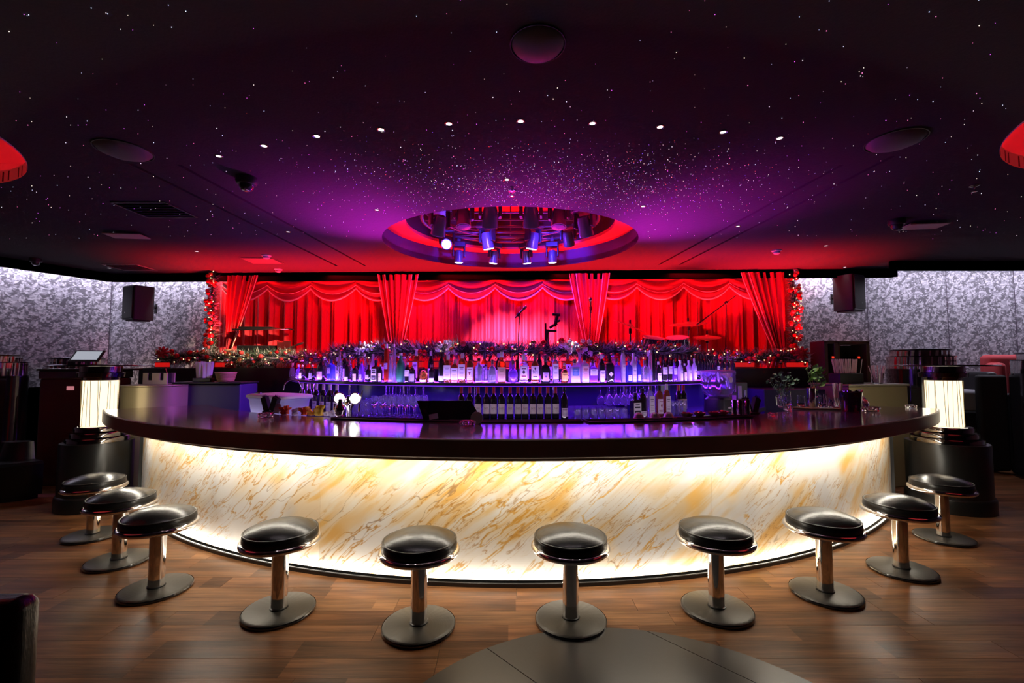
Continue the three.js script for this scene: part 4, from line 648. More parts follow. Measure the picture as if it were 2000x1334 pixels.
{
  const h = thing('host_counter', 'dark red-lit lacquer counter with a small lit plate behind the left pedestal', 'counter', W(-5.62, 0, 6.05), 0.15);
  part('counter_body', box(0.74, 1.34, 0.5, 0.02, V(0, 0.67, 0)), M.redLitLacquer, h); part('counter_top', box(0.86, 0.03, 0.6, 0.01, V(0.05, 1.455, 0)), M.blackGloss, h); part('mirror_strip', box(0.76, 0.1, 0.52, 0.01, V(0, 1.39, 0)), M.smokeChrome, h); part('lit_plate', box(0.08, 0.05, 0.01, 0.003, V(-0.02, 1.22, 0.254)), glow(RGB(1, 0.35, 0.4), 0.5), h); part('side_strut', bar(V(0.44, 1.44, 0.2), V(0.36, 1.15, 0.26), 0.02), M.steel, h);
  const s = thing('tablet_screen', 'small tilted touch screen on a stand above the left counter', 'screen', W(-5.55, 1.471, 5.95), 0.2);
  const sg = new THREE.Group(); sg.name = 'screen_head'; sg.position.set(0, 0.16, 0); sg.rotation.x = -0.75; s.add(sg);
  part('bezel', box(0.34, 0.2, 0.018, 0.008), M.blackSatin, sg); part('display', box(0.285, 0.15, 0.002, 0.0005, V(0, 0, 0.0102)), glow(RGB(0.72, 0.76, 0.88), 0.5), sg); part('screen_stand', join([bar(V(0, 0.01, -0.03), V(0, 0.15, -0.03), 0.02), box(0.14, 0.012, 0.12, 0.004, V(0, 0.006, -0.03))]), M.blackSatin, s);
}
{ // service cabinets behind the counter ends
  const l = thing('service_cabinet', 'raised service cabinet with a round gold-lit end and violet-lit side, left of the bar', 'cabinet');
  part('round_end', loft([[0.36, 0], [0.36, 1.245], [0.353, 1.252]], 48), M.litGold, l, W(-4.5, 0, 5.8)); part('cabinet_body', box(0.95, 1.27, 0.4, 0.02), M.violetLitPanel, l, W(-3.95, 0.635, 6.05)); part('cabinet_top', box(0.97, 0.02, 0.42, 0.006), M.blackSatin, l, W(-3.95, 1.283, 6.05)); part('end_cap', loft([[0.364, 1.2525], [0.366, 1.258], [0.364, 1.266]], 48), M.litGold, l, W(-4.5, 0, 5.8));
  const r = thing('service_cabinet', 'raised service cabinet with a gold-lit front, right of the bar', 'cabinet');
  part('cabinet_body', box(0.92, 1.25, 0.55, 0.015), M.litGold, r, W(4.5, 0.625, 5.95), [0, 0.22, 0]); part('cabinet_top', box(0.95, 0.025, 0.58, 0.006), std(RGB(0.3, 0.27, 0.2), 0.4, 0.4), r, W(4.5, 1.263, 5.95), [0, 0.22, 0]); part('side_cabinet', box(0.9, 1.2, 0.5, 0.015), M.violetLitPanel, r, W(3.7, 0.6, 6.15));
  for (const [x, d, w, label] of [[4.42, 6.35, 0.14, 'narrow dark upright rack post unit at the end of the right garland'], [4.8, 6.45, 0.42, 'black open-fronted equipment rack behind the straw box']]) {
    const e = thing('equipment_rack', label, 'rack', W(x, 0, d)); const fm = std(RGB(0.1, 0.07, 0.05), 0.5);
    for (const s of [-1, 1]) part('rack_post', box(0.05, 1.84, 0.3, 0.006), fm, e, V((s * w) / 2, 0.92, -0.1)); part('rack_top', box(w + 0.05, 0.04, 0.3, 0.006), fm, e, V(0, 1.83, -0.1)); part('back_board', box(w, 1.8, 0.02, 0.004), M.blackMatt, e, V(0, 0.9, -0.24)); for (const y of [0.6, 1.2]) part('rack_shelf', box(w - 0.05, 0.02, 0.28, 0.003), M.blackSatin, e, V(0, y, -0.1));
    part('indicator_light', box(0.03, 0.03, 0.01, 0.004), glow(RGB(1, 0.05, 0.02), 0.9), e, V(w * 0.2, 1.62, 0.04)); part('indicator_mount', box(0.05, 0.05, 0.24, 0.004), M.blackSatin, e, V(w * 0.2, 1.62, -0.09));
  }
}
{ // seats
  const seatCurve = (o, cx, r0, r1, h0, h1, a0, a1, m) => part('seat_shell', sweep([[r0, 0.05], [r1, 0.05], [r1, h0 - 0.03], [r1 - 0.03, h0], [r0 + 0.2, h0], [r0 + 0.14, h1], [r0, h1]], a0, a1, 30, true, 0, 0, 0.4), m, o);
  const b = thing('lounge_bench', 'low curved black leather bench beside the left round cabinet', 'bench', W(-5.8, 0, 5.5)); seatCurve(b, 0, 0.06, 0.5, 0.42, 0.62, -0.9, 1.1, M.leather); part('bench_plinth', sweep([[0.1, 0], [0.46, 0], [0.46, 0.05], [0.1, 0.05]], -0.85, 1.05, 20, true, 0, 0), M.blackSatin, b);
  const s = thing('lounge_sofa', 'dark high-backed lounge sofa with a pale seat, right of the pedestal', 'sofa', W(6.72, 0, 6.85), -0.2);
  part('sofa_back', box(0.14, 1.4, 0.6, 0.06, V(0.22, 0.72, 0)), M.blackSatin, s); part('sofa_seat', box(0.4, 0.3, 0.55, 0.05, V(-0.02, 1.0, -0.02)), M.greyCloth, s); part('sofa_base', box(0.42, 0.84, 0.58, 0.03, V(0, 0.43, 0)), M.blackSatin, s); part('sofa_front', box(0.36, 1.35, 0.1, 0.045, V(0.16, 0.7, 0.32)), M.blackMatt, s);
  const q = thing('banquette', 'rose-lit red banquette with a rounded top near the right edge', 'banquette', W(7.55, 0, 6.85)); part('back_cushion', box(0.95, 0.62, 0.16, 0.07, V(0, 1.36, 0)), M.redCloth, q); part('wing_cushion', box(0.14, 0.5, 0.24, 0.06, V(-0.42, 1.3, 0.12)), M.redCloth, q); part('banquette_base', box(0.98, 1.1, 0.3, 0.03, V(0, 0.55, 0.02)), M.blackSatin, q);
  const c = thing('leather_chair', 'black leather chair back cut off at the lower left corner', 'chair', W(-1.625, 0, 1.3), 0.04);
  part('chair_back', box(0.56, 0.5, 0.09, 0.035, V(0, 0.607, 0)), M.leather, c); part('chair_seat', box(0.54, 0.12, 0.5, 0.045, V(0, 0.42, 0.28)), M.leather, c); for (const [p, z] of [[-0.23, 0], [0.23, 0], [-0.23, 0.48], [0.23, 0.48]]) part('chair_leg', bar(V(p, 0.002, z), V(p, 0.38, z), 0.016), M.blackSatin, c);
}
// ---------------------------------------------------------------- labels printed on bottles
const LABELS = {};
function labelMat(kind) {
  if (LABELS[kind]) return LABELS[kind];
  const [paper, ink, style] = { white: ['#e9e4ee', '#5b5060', 'lines'], pink: ['#e6bcc4', '#b04a55', 'lines'], cream: ['#e2d3b4', '#6a4a30', 'round'], jack: ['#e8e6ea', '#18161c', 'block'], crest: ['#e8dfe2', '#8c3040', 'crest'], emblem: ['#ece8ef', '#3c2038', 'emblem'], hundred: ['#e6dfe8', '#30203a', '101'], estate: ['#e9e2dc', '#7a5a4a', '505'], yellow: ['#dfc060', '#6a2030', 'lines'], tan: ['#b89a80', '#55372c', 'lines'], blue: ['#5d86c8', '#dfe6f4', 'lines'], silver: ['#a9a2b8', '#4a4060', 'round'], gold: ['#9a7448', '#3a2418', 'lines'], violet: ['#c9a4e6', '#4a2a7a', 'crest'] }[kind];
  const c = document.createElement('canvas'); c.width = 96; c.height = 128; const x = c.getContext('2d');
  x.fillStyle = paper; x.fillRect(0, 0, 96, 128); x.fillStyle = ink; x.strokeStyle = ink; x.lineWidth = 2; x.textAlign = 'center';
  if (style === '505' || style === '101') { x.font = style === '505' ? '34px serif' : 'bold 44px serif'; x.fillText(style, 48, 72); if (style === '101') { x.beginPath(); x.arc(48, 24, 11, 0, 6.3); x.fill(); x.fillRect(20, 96, 56, 8); } else x.fillRect(30, 86, 36, 1.5); }
  else if (style === 'lines') { x.fillRect(18, 22, 60, 7); x.fillRect(26, 38, 44, 4); for (let k = 0; k < 4; k++) x.fillRect(20, 70 + k * 12, 56, 2); }
  else if (style === 'round') { x.beginPath(); x.arc(48, 56, 26, 0, 6.3); x.stroke(); x.fillRect(28, 52, 40, 7); x.fillRect(24, 100, 48, 3); }
  else if (style === 'block') { x.fillRect(8, 70, 80, 50); x.fillRect(20, 14, 56, 10); x.fillRect(14, 34, 68, 14); x.fillStyle = paper; x.fillRect(24, 86, 48, 4); x.fillRect(30, 100, 36, 3); }
  else if (style === 'crest') { x.fillRect(22, 18, 52, 5); x.beginPath(); x.moveTo(48, 44); x.lineTo(62, 52); x.lineTo(48, 82); x.lineTo(34, 52); x.fill(); x.fillRect(16, 96, 64, 3); x.fillRect(24, 108, 48, 3); }
  else if (style === 'emblem') { x.strokeRect(8, 8, 80, 112); x.fillRect(22, 24, 52, 9); x.beginPath(); x.arc(48, 60, 16, 0, 6.3); x.fill(); x.fillStyle = '#a04060'; x.fillRect(20, 92, 56, 12); }
  const t = new THREE.CanvasTexture(c); t.colorSpace = THREE.SRGBColorSpace;
  return LABELS[kind] = std(0xffffff, 0.55, 0, { map: t });
}
// outlines: [share of the half width, share of the height]
const OUT = {
  round: [[0.88, 0], [1, 0.02], [1, 0.58], [0.92, 0.66], [0.5, 0.76], [0.36, 0.8], [0.34, 0.96]], slim: [[0.9, 0], [1, 0.02], [1, 0.68], [0.8, 0.76], [0.42, 0.83], [0.38, 0.96]], cone: [[0.95, 0], [1, 0.03], [0.96, 0.4], [0.6, 0.66], [0.3, 0.84], [0.26, 0.96]],
  squat: [[0.88, 0], [1, 0.06], [1, 0.5], [0.72, 0.66], [0.32, 0.72], [0.3, 0.86]], sphere: [[0.5, 0], [0.84, 0.1], [1, 0.32], [0.86, 0.53], [0.42, 0.64], [0.24, 0.68], [0.22, 0.9]], dome: [[0.95, 0], [1, 0.04], [1, 0.4], [0.86, 0.66], [0.5, 0.82], [0.26, 0.88], [0.24, 0.94]],
  wine: [[0.92, 0], [1, 0.015], [1, 0.6], [0.9, 0.68], [0.48, 0.77], [0.38, 0.82], [0.36, 0.97]], square: [[0.92, 0], [1, 0.03], [1, 0.6], [0.88, 0.68], [0.42, 0.73], [0.36, 0.77], [0.34, 0.92]], tube: [[0.9, 0], [1, 0.01], [1, 0.8], [0.7, 0.87], [0.5, 0.9], [0.48, 0.97]],
};
// kind: outline, squareness, depth share, glass, cap, cap share, label, label bottom, label top, label width share, words
const KIND = {
  patronlike: ['squat', 3, 0.8, 'bottleClear', 'capCork', 0.16, 'silver', 0.1, 0.46, 0.7, 'squat clear bottle with round label and cork'], patronplain: ['squat', 3, 0.8, 'bottleViolet', 'capCork', 0.16, 0, 0, 0, 0, 'squat violet bottle without label'],
  darkround: ['squat', 2, 1, 'bottleDark', 'capGold', 0.16, 'cream', 0.08, 0.46, 0.8, 'squat dark bottle with round cream label'], darkroundwhite: ['squat', 2, 1, 'bottleDark', 'capGold', 0.16, 'silver', 0.08, 0.46, 0.8, 'squat dark bottle with pale round label'],
  pinklabel: ['dome', 2, 1, 'bottleDark', 'capBlack', 0.1, 'pink', 0.04, 0.4, 0.95, 'broad dark bottle with a wide pink label'], bluesquare: ['square', 6, 0.8, 'bottleBlue', 'capBlack', 0.1, 'violet', 0.3, 0.56, 0.6, 'square blue bottle with a small label'],
  tallcone: ['cone', 2, 1, 'bottleClear', 'capSilver', 0.1, 'white', 0.06, 0.34, 0.6, 'tall cone-shaped clear bottle'], blacklow: ['slim', 2, 1, 'bottleDark', 'capBlack', 0.12, 'white', 0.06, 0.22, 0.9, 'black bottle with a low white label'], darkcream: ['round', 2, 1, 'bottleDark', 'capRed', 0.12, 'cream', 0.05, 0.42, 0.8, 'small dark bottle with cream label'],
  violetflask: ['dome', 2, 0.8, 'bottleViolet', 'capSilver', 0.1, 'silver', 0.1, 0.36, 0.5, 'violet flask with silver label'], orbdark: ['sphere', 2, 0.8, 'bottleDark', 'capGold', 0.12, 'silver', 0.12, 0.36, 0.5, 'round dark flask with silver label'], jack: ['square', 7, 0.9, 'bottleDark', 'capBlack', 0.12, 'jack', 0.04, 0.6, 0.92, 'square black bottle with large white and black label'],
  smallcream: ['round', 2, 1, 'bottleDark', 'capWhite', 0.12, 'cream', 0.04, 0.5, 0.85, 'small bottle with a tall cream label'], redtall: ['tube', 2, 1, 'bottleRed', 'capWhite', 0.16, 'violet', 0.34, 0.5, 0.9, 'very tall slim red bottle with white cap'], tallthin: ['tube', 2, 1, 'bottleClear', 'capWhite', 0.08, 0, 0, 0, 0, 'tall thin clear tube-shaped bottle'],
  green: ['round', 2.5, 1, 'bottleGreen', 'capWhite', 0.08, 0, 0, 0, 0, 'wide frosted green bottle'], whitetop: ['round', 2, 1, 'bottleDark', 'capWhite', 0.12, 'white', 0.3, 0.6, 0.85, 'dark bottle with a high white label'], squatsilver: ['dome', 2, 0.8, 'bottleDark', 'capGold', 0.12, 'silver', 0.05, 0.5, 0.8, 'squat dark bottle with silver label'],
  domejar: ['dome', 2, 0.8, 'bottleAmber', 'capBlack', 0.12, 'white', 0.03, 0.17, 0.7, 'dome-shaped amber bottle with a narrow white label'], lowwhite: ['round', 2, 1, 'bottleDark', 'capSilver', 0.14, 'white', 0.03, 0.24, 0.9, 'dark bottle with a short low white label'], bigwhite: ['slim', 3, 0.9, 'bottleAmber', 'capWhite', 0.22, 'white', 0.12, 0.62, 0.98, 'whisky bottle with a big white label'],
  redcrest: ['slim', 2, 1, 'bottleAmber', 'capBlack', 0.18, 'crest', 0.1, 0.56, 0.95, 'amber whisky bottle with a crest label'], textured: ['round', 2, 1, 'bottleClear', 'capBlack', 0.12, 0, 0, 0, 0, 'clear textured bottle with black cap'], facet: ['squat', 4, 0.9, 'bottleClear', 'capSilver', 0.2, 0, 0, 0, 0, 'squat faceted clear bottle'],
  tansquare: ['square', 6, 0.7, 'bottleAmber', 'capWhite', 0.18, 'tan', 0.06, 0.5, 0.9, 'square amber bottle with tan label'], sphere: ['sphere', 2, 1, 'bottleViolet', 'capSilver', 0.2, 0, 0, 0, 0, 'ball-shaped violet bottle with silver cap'], emblem: ['square', 6, 0.8, 'bottleClear', 'capWhite', 0.2, 'emblem', 0.12, 0.6, 0.9, 'square bourbon bottle with a framed emblem label'], hundred: ['round', 3, 0.9, 'bottleAmber', 'capSilver', 0.22, 'hundred', 0.12, 0.6, 0.95, 'bourbon bottle with 101 on its label'],
  crown: ['squat', 4, 0.7, 'bottleDark', 'capSilver', 0.2, 'violet', 0.06, 0.4, 0.6, 'wide dark decanter with a pointed violet label'], talllabel: ['slim', 4, 0.9, 'bottleClear', 'capSilver', 0.16, 'white', 0.12, 0.66, 0.9, 'square tall clear bottle with a long white label'], yellow: ['squat', 2, 0.9, 'bottleAmber', 'capCork', 0.14, 'yellow', 0.1, 0.5, 0.8, 'squat amber bottle with yellow label'], bluelabel: ['square', 7, 0.8, 'bottleFrost', 'capSilver', 0.16, 'blue', 0.3, 0.6, 0.65, 'wide frosted square bottle with blue label'],
  pinkwhite: ['square', 6, 0.8, 'bottleFrost', 'capBlack', 0.2, 'pink', 0.08, 0.6, 0.8, 'pale square bottle with pink label and dark cap'], violetwhite: ['square', 6, 0.8, 'bottleViolet', 'capSilver', 0.14, 'white', 0.32, 0.6, 0.9, 'square violet bottle with white label'], darkwhite: ['round', 2, 1, 'bottleDark', 'capWhite', 0.16, 'white', 0.04, 0.42, 0.85, 'dark bottle with white label and pale cap'], diamond: ['square', 5, 0.8, 'bottleDark', 'capBlack', 0.14, 'diamond', 0.1, 0.5, 0.62, 'dark square bottle with a diamond-shaped label'],
  violetsquare: ['square', 6, 0.8, 'bottleViolet', 'capSilver', 0.14, 0, 0, 0, 0, 'plain square violet bottle'], frosttall: ['tube', 2, 1, 'bottleFrost', 'capSilver', 0.1, 'white', 0.3, 0.55, 0.7, 'tall slim frosted bottle'], bluerect: ['square', 7, 0.7, 'bottleBlue', 'capSilver', 0.12, 'white', 0.06, 0.3, 0.6, 'rectangular blue bottle'], frost: ['round', 2, 1, 'bottleFrost', 'capWhite', 0.14, 'white', 0.06, 0.5, 0.7, 'frosted white bottle'],
  perfume: ['square', 7, 0.8, 'bottleClear', 'capSilver', 0.2, 0, 0, 0, 0, 'heavy square clear bottle with silver stopper'], blacktall: ['tube', 2, 1, 'bottleDark', 'capBlack', 0.06, 0, 0, 0, 0, 'tall black tube-shaped bottle'], widelabel: ['round', 2, 1, 'bottleDark', 'capBlack', 0.12, 'white', 0.34, 0.68, 0.98, 'dark bottle with a wide white label'], wineback: ['wine', 2, 1, 'bottleDark', 'capBlack', 0.18, 'white', 0.12, 0.56, 0.9, 'dark wine bottle with tall white label'], darkgold: ['wine', 2, 1, 'bottleDark', 'capSilver', 0.18, 'gold', 0.18, 0.5, 0.85, 'dark wine bottle with gold label'], winedark: ['wine', 2, 1, 'bottleDark', 'capBlack', 0.18, 'silver', 0.2, 0.34, 0.8, 'dark wine bottle at the right tip of the shelf'],
  estate: ['wine', 2, 1, 'bottleDark', 'capRed', 0.2, 'estate', 0.17, 0.47, 0.92, ''], white: ['wine', 2, 1, 'bottleDark', 'capWhite', 0.2, 'white', 0.06, 0.4, 0.92, ''], taller: ['wine', 2, 1, 'bottleDark', 'capBlack', 0.16, 'white', 0.08, 0.34, 0.85, ''], wines: ['wine', 2, 1, 'bottleDark', 'capRed', 0.2, 'cream', 0.16, 0.5, 0.9, ''],
};
const capGeo = (r, h) => loft([[r, 0], [r, h * 0.9], [r * 0.9, h]], 14);
function makeBottle(kind, h, w, label, at, turn, group) {
  const [out, n, deep, glass, cap, capShare, lab, l0, l1, lw] = KIND[kind], R = w / 2, o = thing('bottle', label, 'bottle', at, turn, group);
  const rings = OUT[out].map(([r, y]) => [r * R, y * h, r > 0.6 ? n : 2, r > 0.6 ? r * R * deep : r * R]); rings[0][1] = 0.0005;
  part('glass_body', loft(rings, 22, true, 0.6), M[glass], o);
  const neck = OUT[out].at(-1)[0] * R, y0 = h * (1 - capShare); part('cap', capGeo(neck * 1.16 + 0.001, h * capShare).translate(0, y0, 0), M[cap], o);
  if (lab) {
    if (lab === 'diamond') { const s = w * lw, g = plain(s * 0.75, s * 0.75, 0.001); g.rotateZ(Math.PI / 4); part('paper_label', g, labelMat('white'), o, V(0, h * 0.3, R * deep + 0.0008)); }
    else if (n > 2.4) part('paper_label', plain(w * lw, h * (l1 - l0), 0.001), labelMat(lab), o, V(0, h * (l0 + l1) / 2, R * deep + 0.0008));
    else { const span = lw * 2.4, g = new THREE.CylinderGeometry(1, 1, h * (l1 - l0), 14, 1, true, -span / 2, span); g.scale(R + 0.0008, 1, R * deep + 0.0008); part('paper_label', g, labelMat(lab), o, V(0, h * (l0 + l1) / 2, 0)); }
  }
  return o;
}
const frontRow = [
[-57.3,0.217,0.094,'patronlike'], [-50.9,0.195,0.082,'patronplain'], [-48.2,0.187,0.081,'darkround'], [-43.0,0.187,0.084,'darkroundwhite'], [-39.3,0.268,0.107,'pinklabel'], [-36.0,0.278,0.086,'bluesquare'],
  [-33.5,0.342,0.078,'tallcone'], [-31.3,0.227,0.065,'blacklow'], [-29.2,0.203,0.064,'darkcream'], [-27.7,0.226,0.075,'violetflask'], [-26.1,0.214,0.080,'orbdark'], [-24.5,0.237,0.080,'jack'],
  [-23.5,0.191,0.045,'smallcream'], [-22.3,0.416,0.051,'redtall'], [-21.4,0.292,0.045,'tallthin'], [-20.8,0.414,0.045,'tallthin'], [-19.4,0.313,0.083,'green'], [-18.1,0.213,0.061,'whitetop'],
  [-17.2,0.179,0.077,'squatsilver'], [-15.1,0.158,0.093,'domejar'], [-13.7,0.190,0.065,'lowwhite'], [-12.0,0.309,0.065,'blacklow'], [-10.9,0.293,0.076,'bigwhite'], [-9.7,0.244,0.075,'bigwhite'],
  [-8.5,0.308,0.075,'bigwhite'], [-7.2,0.286,0.075,'redcrest'], [-5.8,0.254,0.080,'textured'], [-4.7,0.190,0.048,'textured'], [-3.6,0.243,0.080,'facet'], [-2.1,0.323,0.090,'tansquare'],
  [-0.3,0.232,0.101,'sphere'], [1.4,0.296,0.090,'emblem'], [3.2,0.291,0.080,'hundred'], [4.9,0.265,0.101,'crown'], [6.5,0.297,0.064,'talllabel'], [8.0,0.206,0.080,'yellow'],
  [9.7,0.244,0.102,'bluelabel'], [11.4,0.287,0.086,'pinkwhite'], [12.8,0.234,0.087,'violetwhite'], [14.4,0.299,0.065,'darkwhite'], [15.8,0.294,0.082,'diamond'], [17.1,0.256,0.077,'violetsquare'],
  [18.3,0.345,0.050,'frosttall'], [19.4,0.257,0.072,'bluerect'], [20.3,0.313,0.067,'frost'], [21.3,0.264,0.056,'bluerect'], [22.6,0.236,0.079,'perfume'], [23.8,0.350,0.040,'tallthin'],
  [24.5,0.362,0.046,'blacktall'], [25.6,0.225,0.057,'darkwhite'], [26.9,0.237,0.069,'widelabel'], [28.2,0.249,0.058,'widelabel'], [29.3,0.244,0.053,'violetwhite'], [30.9,0.239,0.059,'frost'],
  [32.1,0.204,0.048,'smallcream'], [33.3,0.240,0.066,'frost'], [34.9,0.265,0.055,'frost'], [43.4,0.310,0.071,'wineback'], [46.3,0.299,0.066,'darkgold'], [49.4,0.309,0.068,'darkgold'],
  [53.8,0.293,0.063,'winedark']
];
frontRow.forEach(([a, h, w, k], i) => makeBottle(k, h, w, `${KIND[k][10]}, ${ordinal(i)} from left, front shelf row`, arc(3.72, a * DEG, 1.3265), a * DEG, 'spirit bottles in the front row of the back bar shelf'));
{ // the back row is seen only between and above the front one
  const r = rng(77), kinds = ['bigwhite', 'tallcone', 'frosttall', 'redcrest', 'blacklow', 'tallthin', 'darkwhite', 'violetsquare', 'hundred', 'bluesquare', 'frost', 'wineback', 'winedark'];
  let a = -45, i = 0; while (a < 52) { const k = a > 27 ? (a > 33 ? 'winedark' : 'wineback') : kinds[Math.floor(r() * kinds.length)], h = a > 27 ? 0.31 + 0.02 * r() : 0.27 + 0.09 * r(), w = 0.062 + 0.012 * r(); makeBottle(k, h, w, `${k.startsWith('wine') ? 'dark wine bottle' : 'spirit bottle'} ${ordinal(i++)} from left, back shelf row`, arc(3.5, a * DEG, 1.3265), a * DEG, 'bottles in the back row of the back bar shelf'); a += a > 27 ? 1.45 : 1.9 + 1.2 * r(); }
}
[-7.6, -6.4, -5.2, -4.0, -3.0, -1.9, -0.7, 0.4, 1.4, 2.5, 3.5, 4.6, 5.7].forEach((a, i) => makeBottle('estate', 0.312, 0.069, `red-capped wine bottle with 505 label, ${ordinal(i)} from the left in the middle row`, arc(3.99, a * DEG, 0.9855), a * DEG, 'red-capped wine bottles on the back counter'));
makeBottle('taller', 0.31, 0.072, 'dark wine bottle with low label closing the right end of the 505 row', arc(3.99, 6.95 * DEG, 0.9855), 6.95 * DEG);
[-37.9, -35.8, -33.8, -31.9, -30.3, -28.7].forEach((a, i) => makeBottle('white', 0.315, 0.076, `dark wine bottle with plain white label, ${ordinal(i)} from the left beside the white ice bin`, arc(4.0, a * DEG, 0.9855), a * DEG, 'white-labelled wine bottles by the ice bin'));
[[3.8, -42.5], [3.8, -40]].forEach(([r, a], i) => makeBottle('darkgold', 0.3, 0.07, `gold-capped dark bottle behind the ice bin, ${ordinal(i)} from the left`, arc(r, a * DEG, 0.9855), a * DEG));
[[17.3, 0.25, 0.09, 'jack', 'dark square bottle with pale label on the right back counter'], [18.5, 0.29, 0.075, 'blacklow', 'black bottle with slanting label on the right back counter'], [19.8, 0.32, 0.07, 'talllabel', 'clear bottle with silver neck on the right back counter'], [21.4, 0.32, 0.07, 'redcrest', 'amber bottle with an orange label on the right back counter'], [22.7, 0.33, 0.062, 'bigwhite', 'pale slim bottle at the right end of the spirit group']].forEach(([a, h, w, k, l]) => makeBottle(k, h, w, l, arc(4.05, a * DEG, 0.9855), a * DEG));
[[27.2, 'left'], [28.3, 'right']].forEach(([a, s]) => makeBottle('wines', 0.31, 0.072, `red-capped wine bottle beside the tall glasses, ${s} one of the pair`, arc(3.9, a * DEG, 0.9855), a * DEG));
// ---------------------------------------------------------------- glassware
const GLASS = {
  wine: loft([[0.034, 0], [0.033, 0.003], [0.006, 0.008], [0.0045, 0.02], [0.0045, 0.085], [0.012, 0.095], [0.034, 0.12], [0.042, 0.15], [0.04, 0.18], [0.034, 0.21]], 16, false, 1.2),
  tumbler: loft([[0.033, 0], [0.035, 0.004], [0.038, 0.09], [0.0365, 0.09], [0.033, 0.012], [0.001, 0.012]], 18, true, 0.6), highball: loft([[0.029, 0], [0.031, 0.004], [0.034, 0.15], [0.0325, 0.15], [0.029, 0.012], [0.001, 0.012]], 18, true, 0.6), flute: loft([[0.03, 0], [0.029, 0.003], [0.005, 0.008], [0.004, 0.09], [0.016, 0.11], [0.024, 0.15], [0.024, 0.2], [0.02, 0.22]], 14, false, 1.2),
};
const glassProto = {};
function putGlass(kind, name, at, label, group, flip = false) {
  const o = glassProto[kind] ? copy(glassProto[kind]) : (glassProto[kind] = part(name, GLASS[kind], M.glass, scene));
  tag(o, label, 'glass', group); o.position.copy(at); o.rotation.set(flip ? Math.PI : 0, 0, 0); return o;
}
{
  const field = (kind, name, r0, r1, n, a0, a1, m, y, label, group, flip) => { for (let j = 0; j < n; j++) for (let i = 0; i < m; i++) { const a = a0 + ((a1 - a0) * (i + (j % 2) * 0.5)) / m; putGlass(kind, name, arc(r0 + ((r1 - r0) * j) / Math.max(1, n - 1), a * DEG, y), `${label}, ${ordinal(i)} from left, ${ordinal(j)} row from the back`, group, flip); } };
  field('wine', 'wine_glass', 3.78, 4.02, 3, -21, -13.2, 6, 0.986, 'stemmed glass left of the tablet', 'stemmed glasses left of the tablet');
  field('tumbler', 'tumbler_glass', 3.66, 4.0, 4, -13.2, -8.2, 4, 0.986, 'tumbler behind the tablet', 'tumblers behind the tablet');
  field('highball', 'tall_glass', 3.66, 4.0, 3, -27, -21.5, 5, 0.986, 'tall glass by the beer tap', 'tall glasses by the beer tap');
  field('flute', 'champagne_flute', 3.6, 3.72, 2, -23, -14.5, 6, 1.293, 'upside-down glass hung under the shelf left', 'glasses hanging under the left of the shelf', true);
  field('tumbler', 'tumbler_glass', 3.62, 4.05, 5, 8.6, 16.6, 7, 0.986, 'tumbler right of the wine bottles', 'tumblers right of the wine bottles');
  field('highball', 'tall_glass', 3.85, 4.02, 2, 23.6, 26.8, 4, 0.986, 'tall glass right of the spirits', 'tall glasses right of the spirits');
  field('wine', 'wine_glass', 3.6, 3.72, 2, 15, 25.5, 8, 1.293, 'upside-down glass hung under the shelf right', 'glasses hanging under the right of the shelf', true);
  field('tumbler', 'tumbler_glass', 3.6, 3.75, 2, -8, 7, 12, 0.986, 'tumbler behind the 505 bottles', 'tumblers behind the 505 bottles');
}
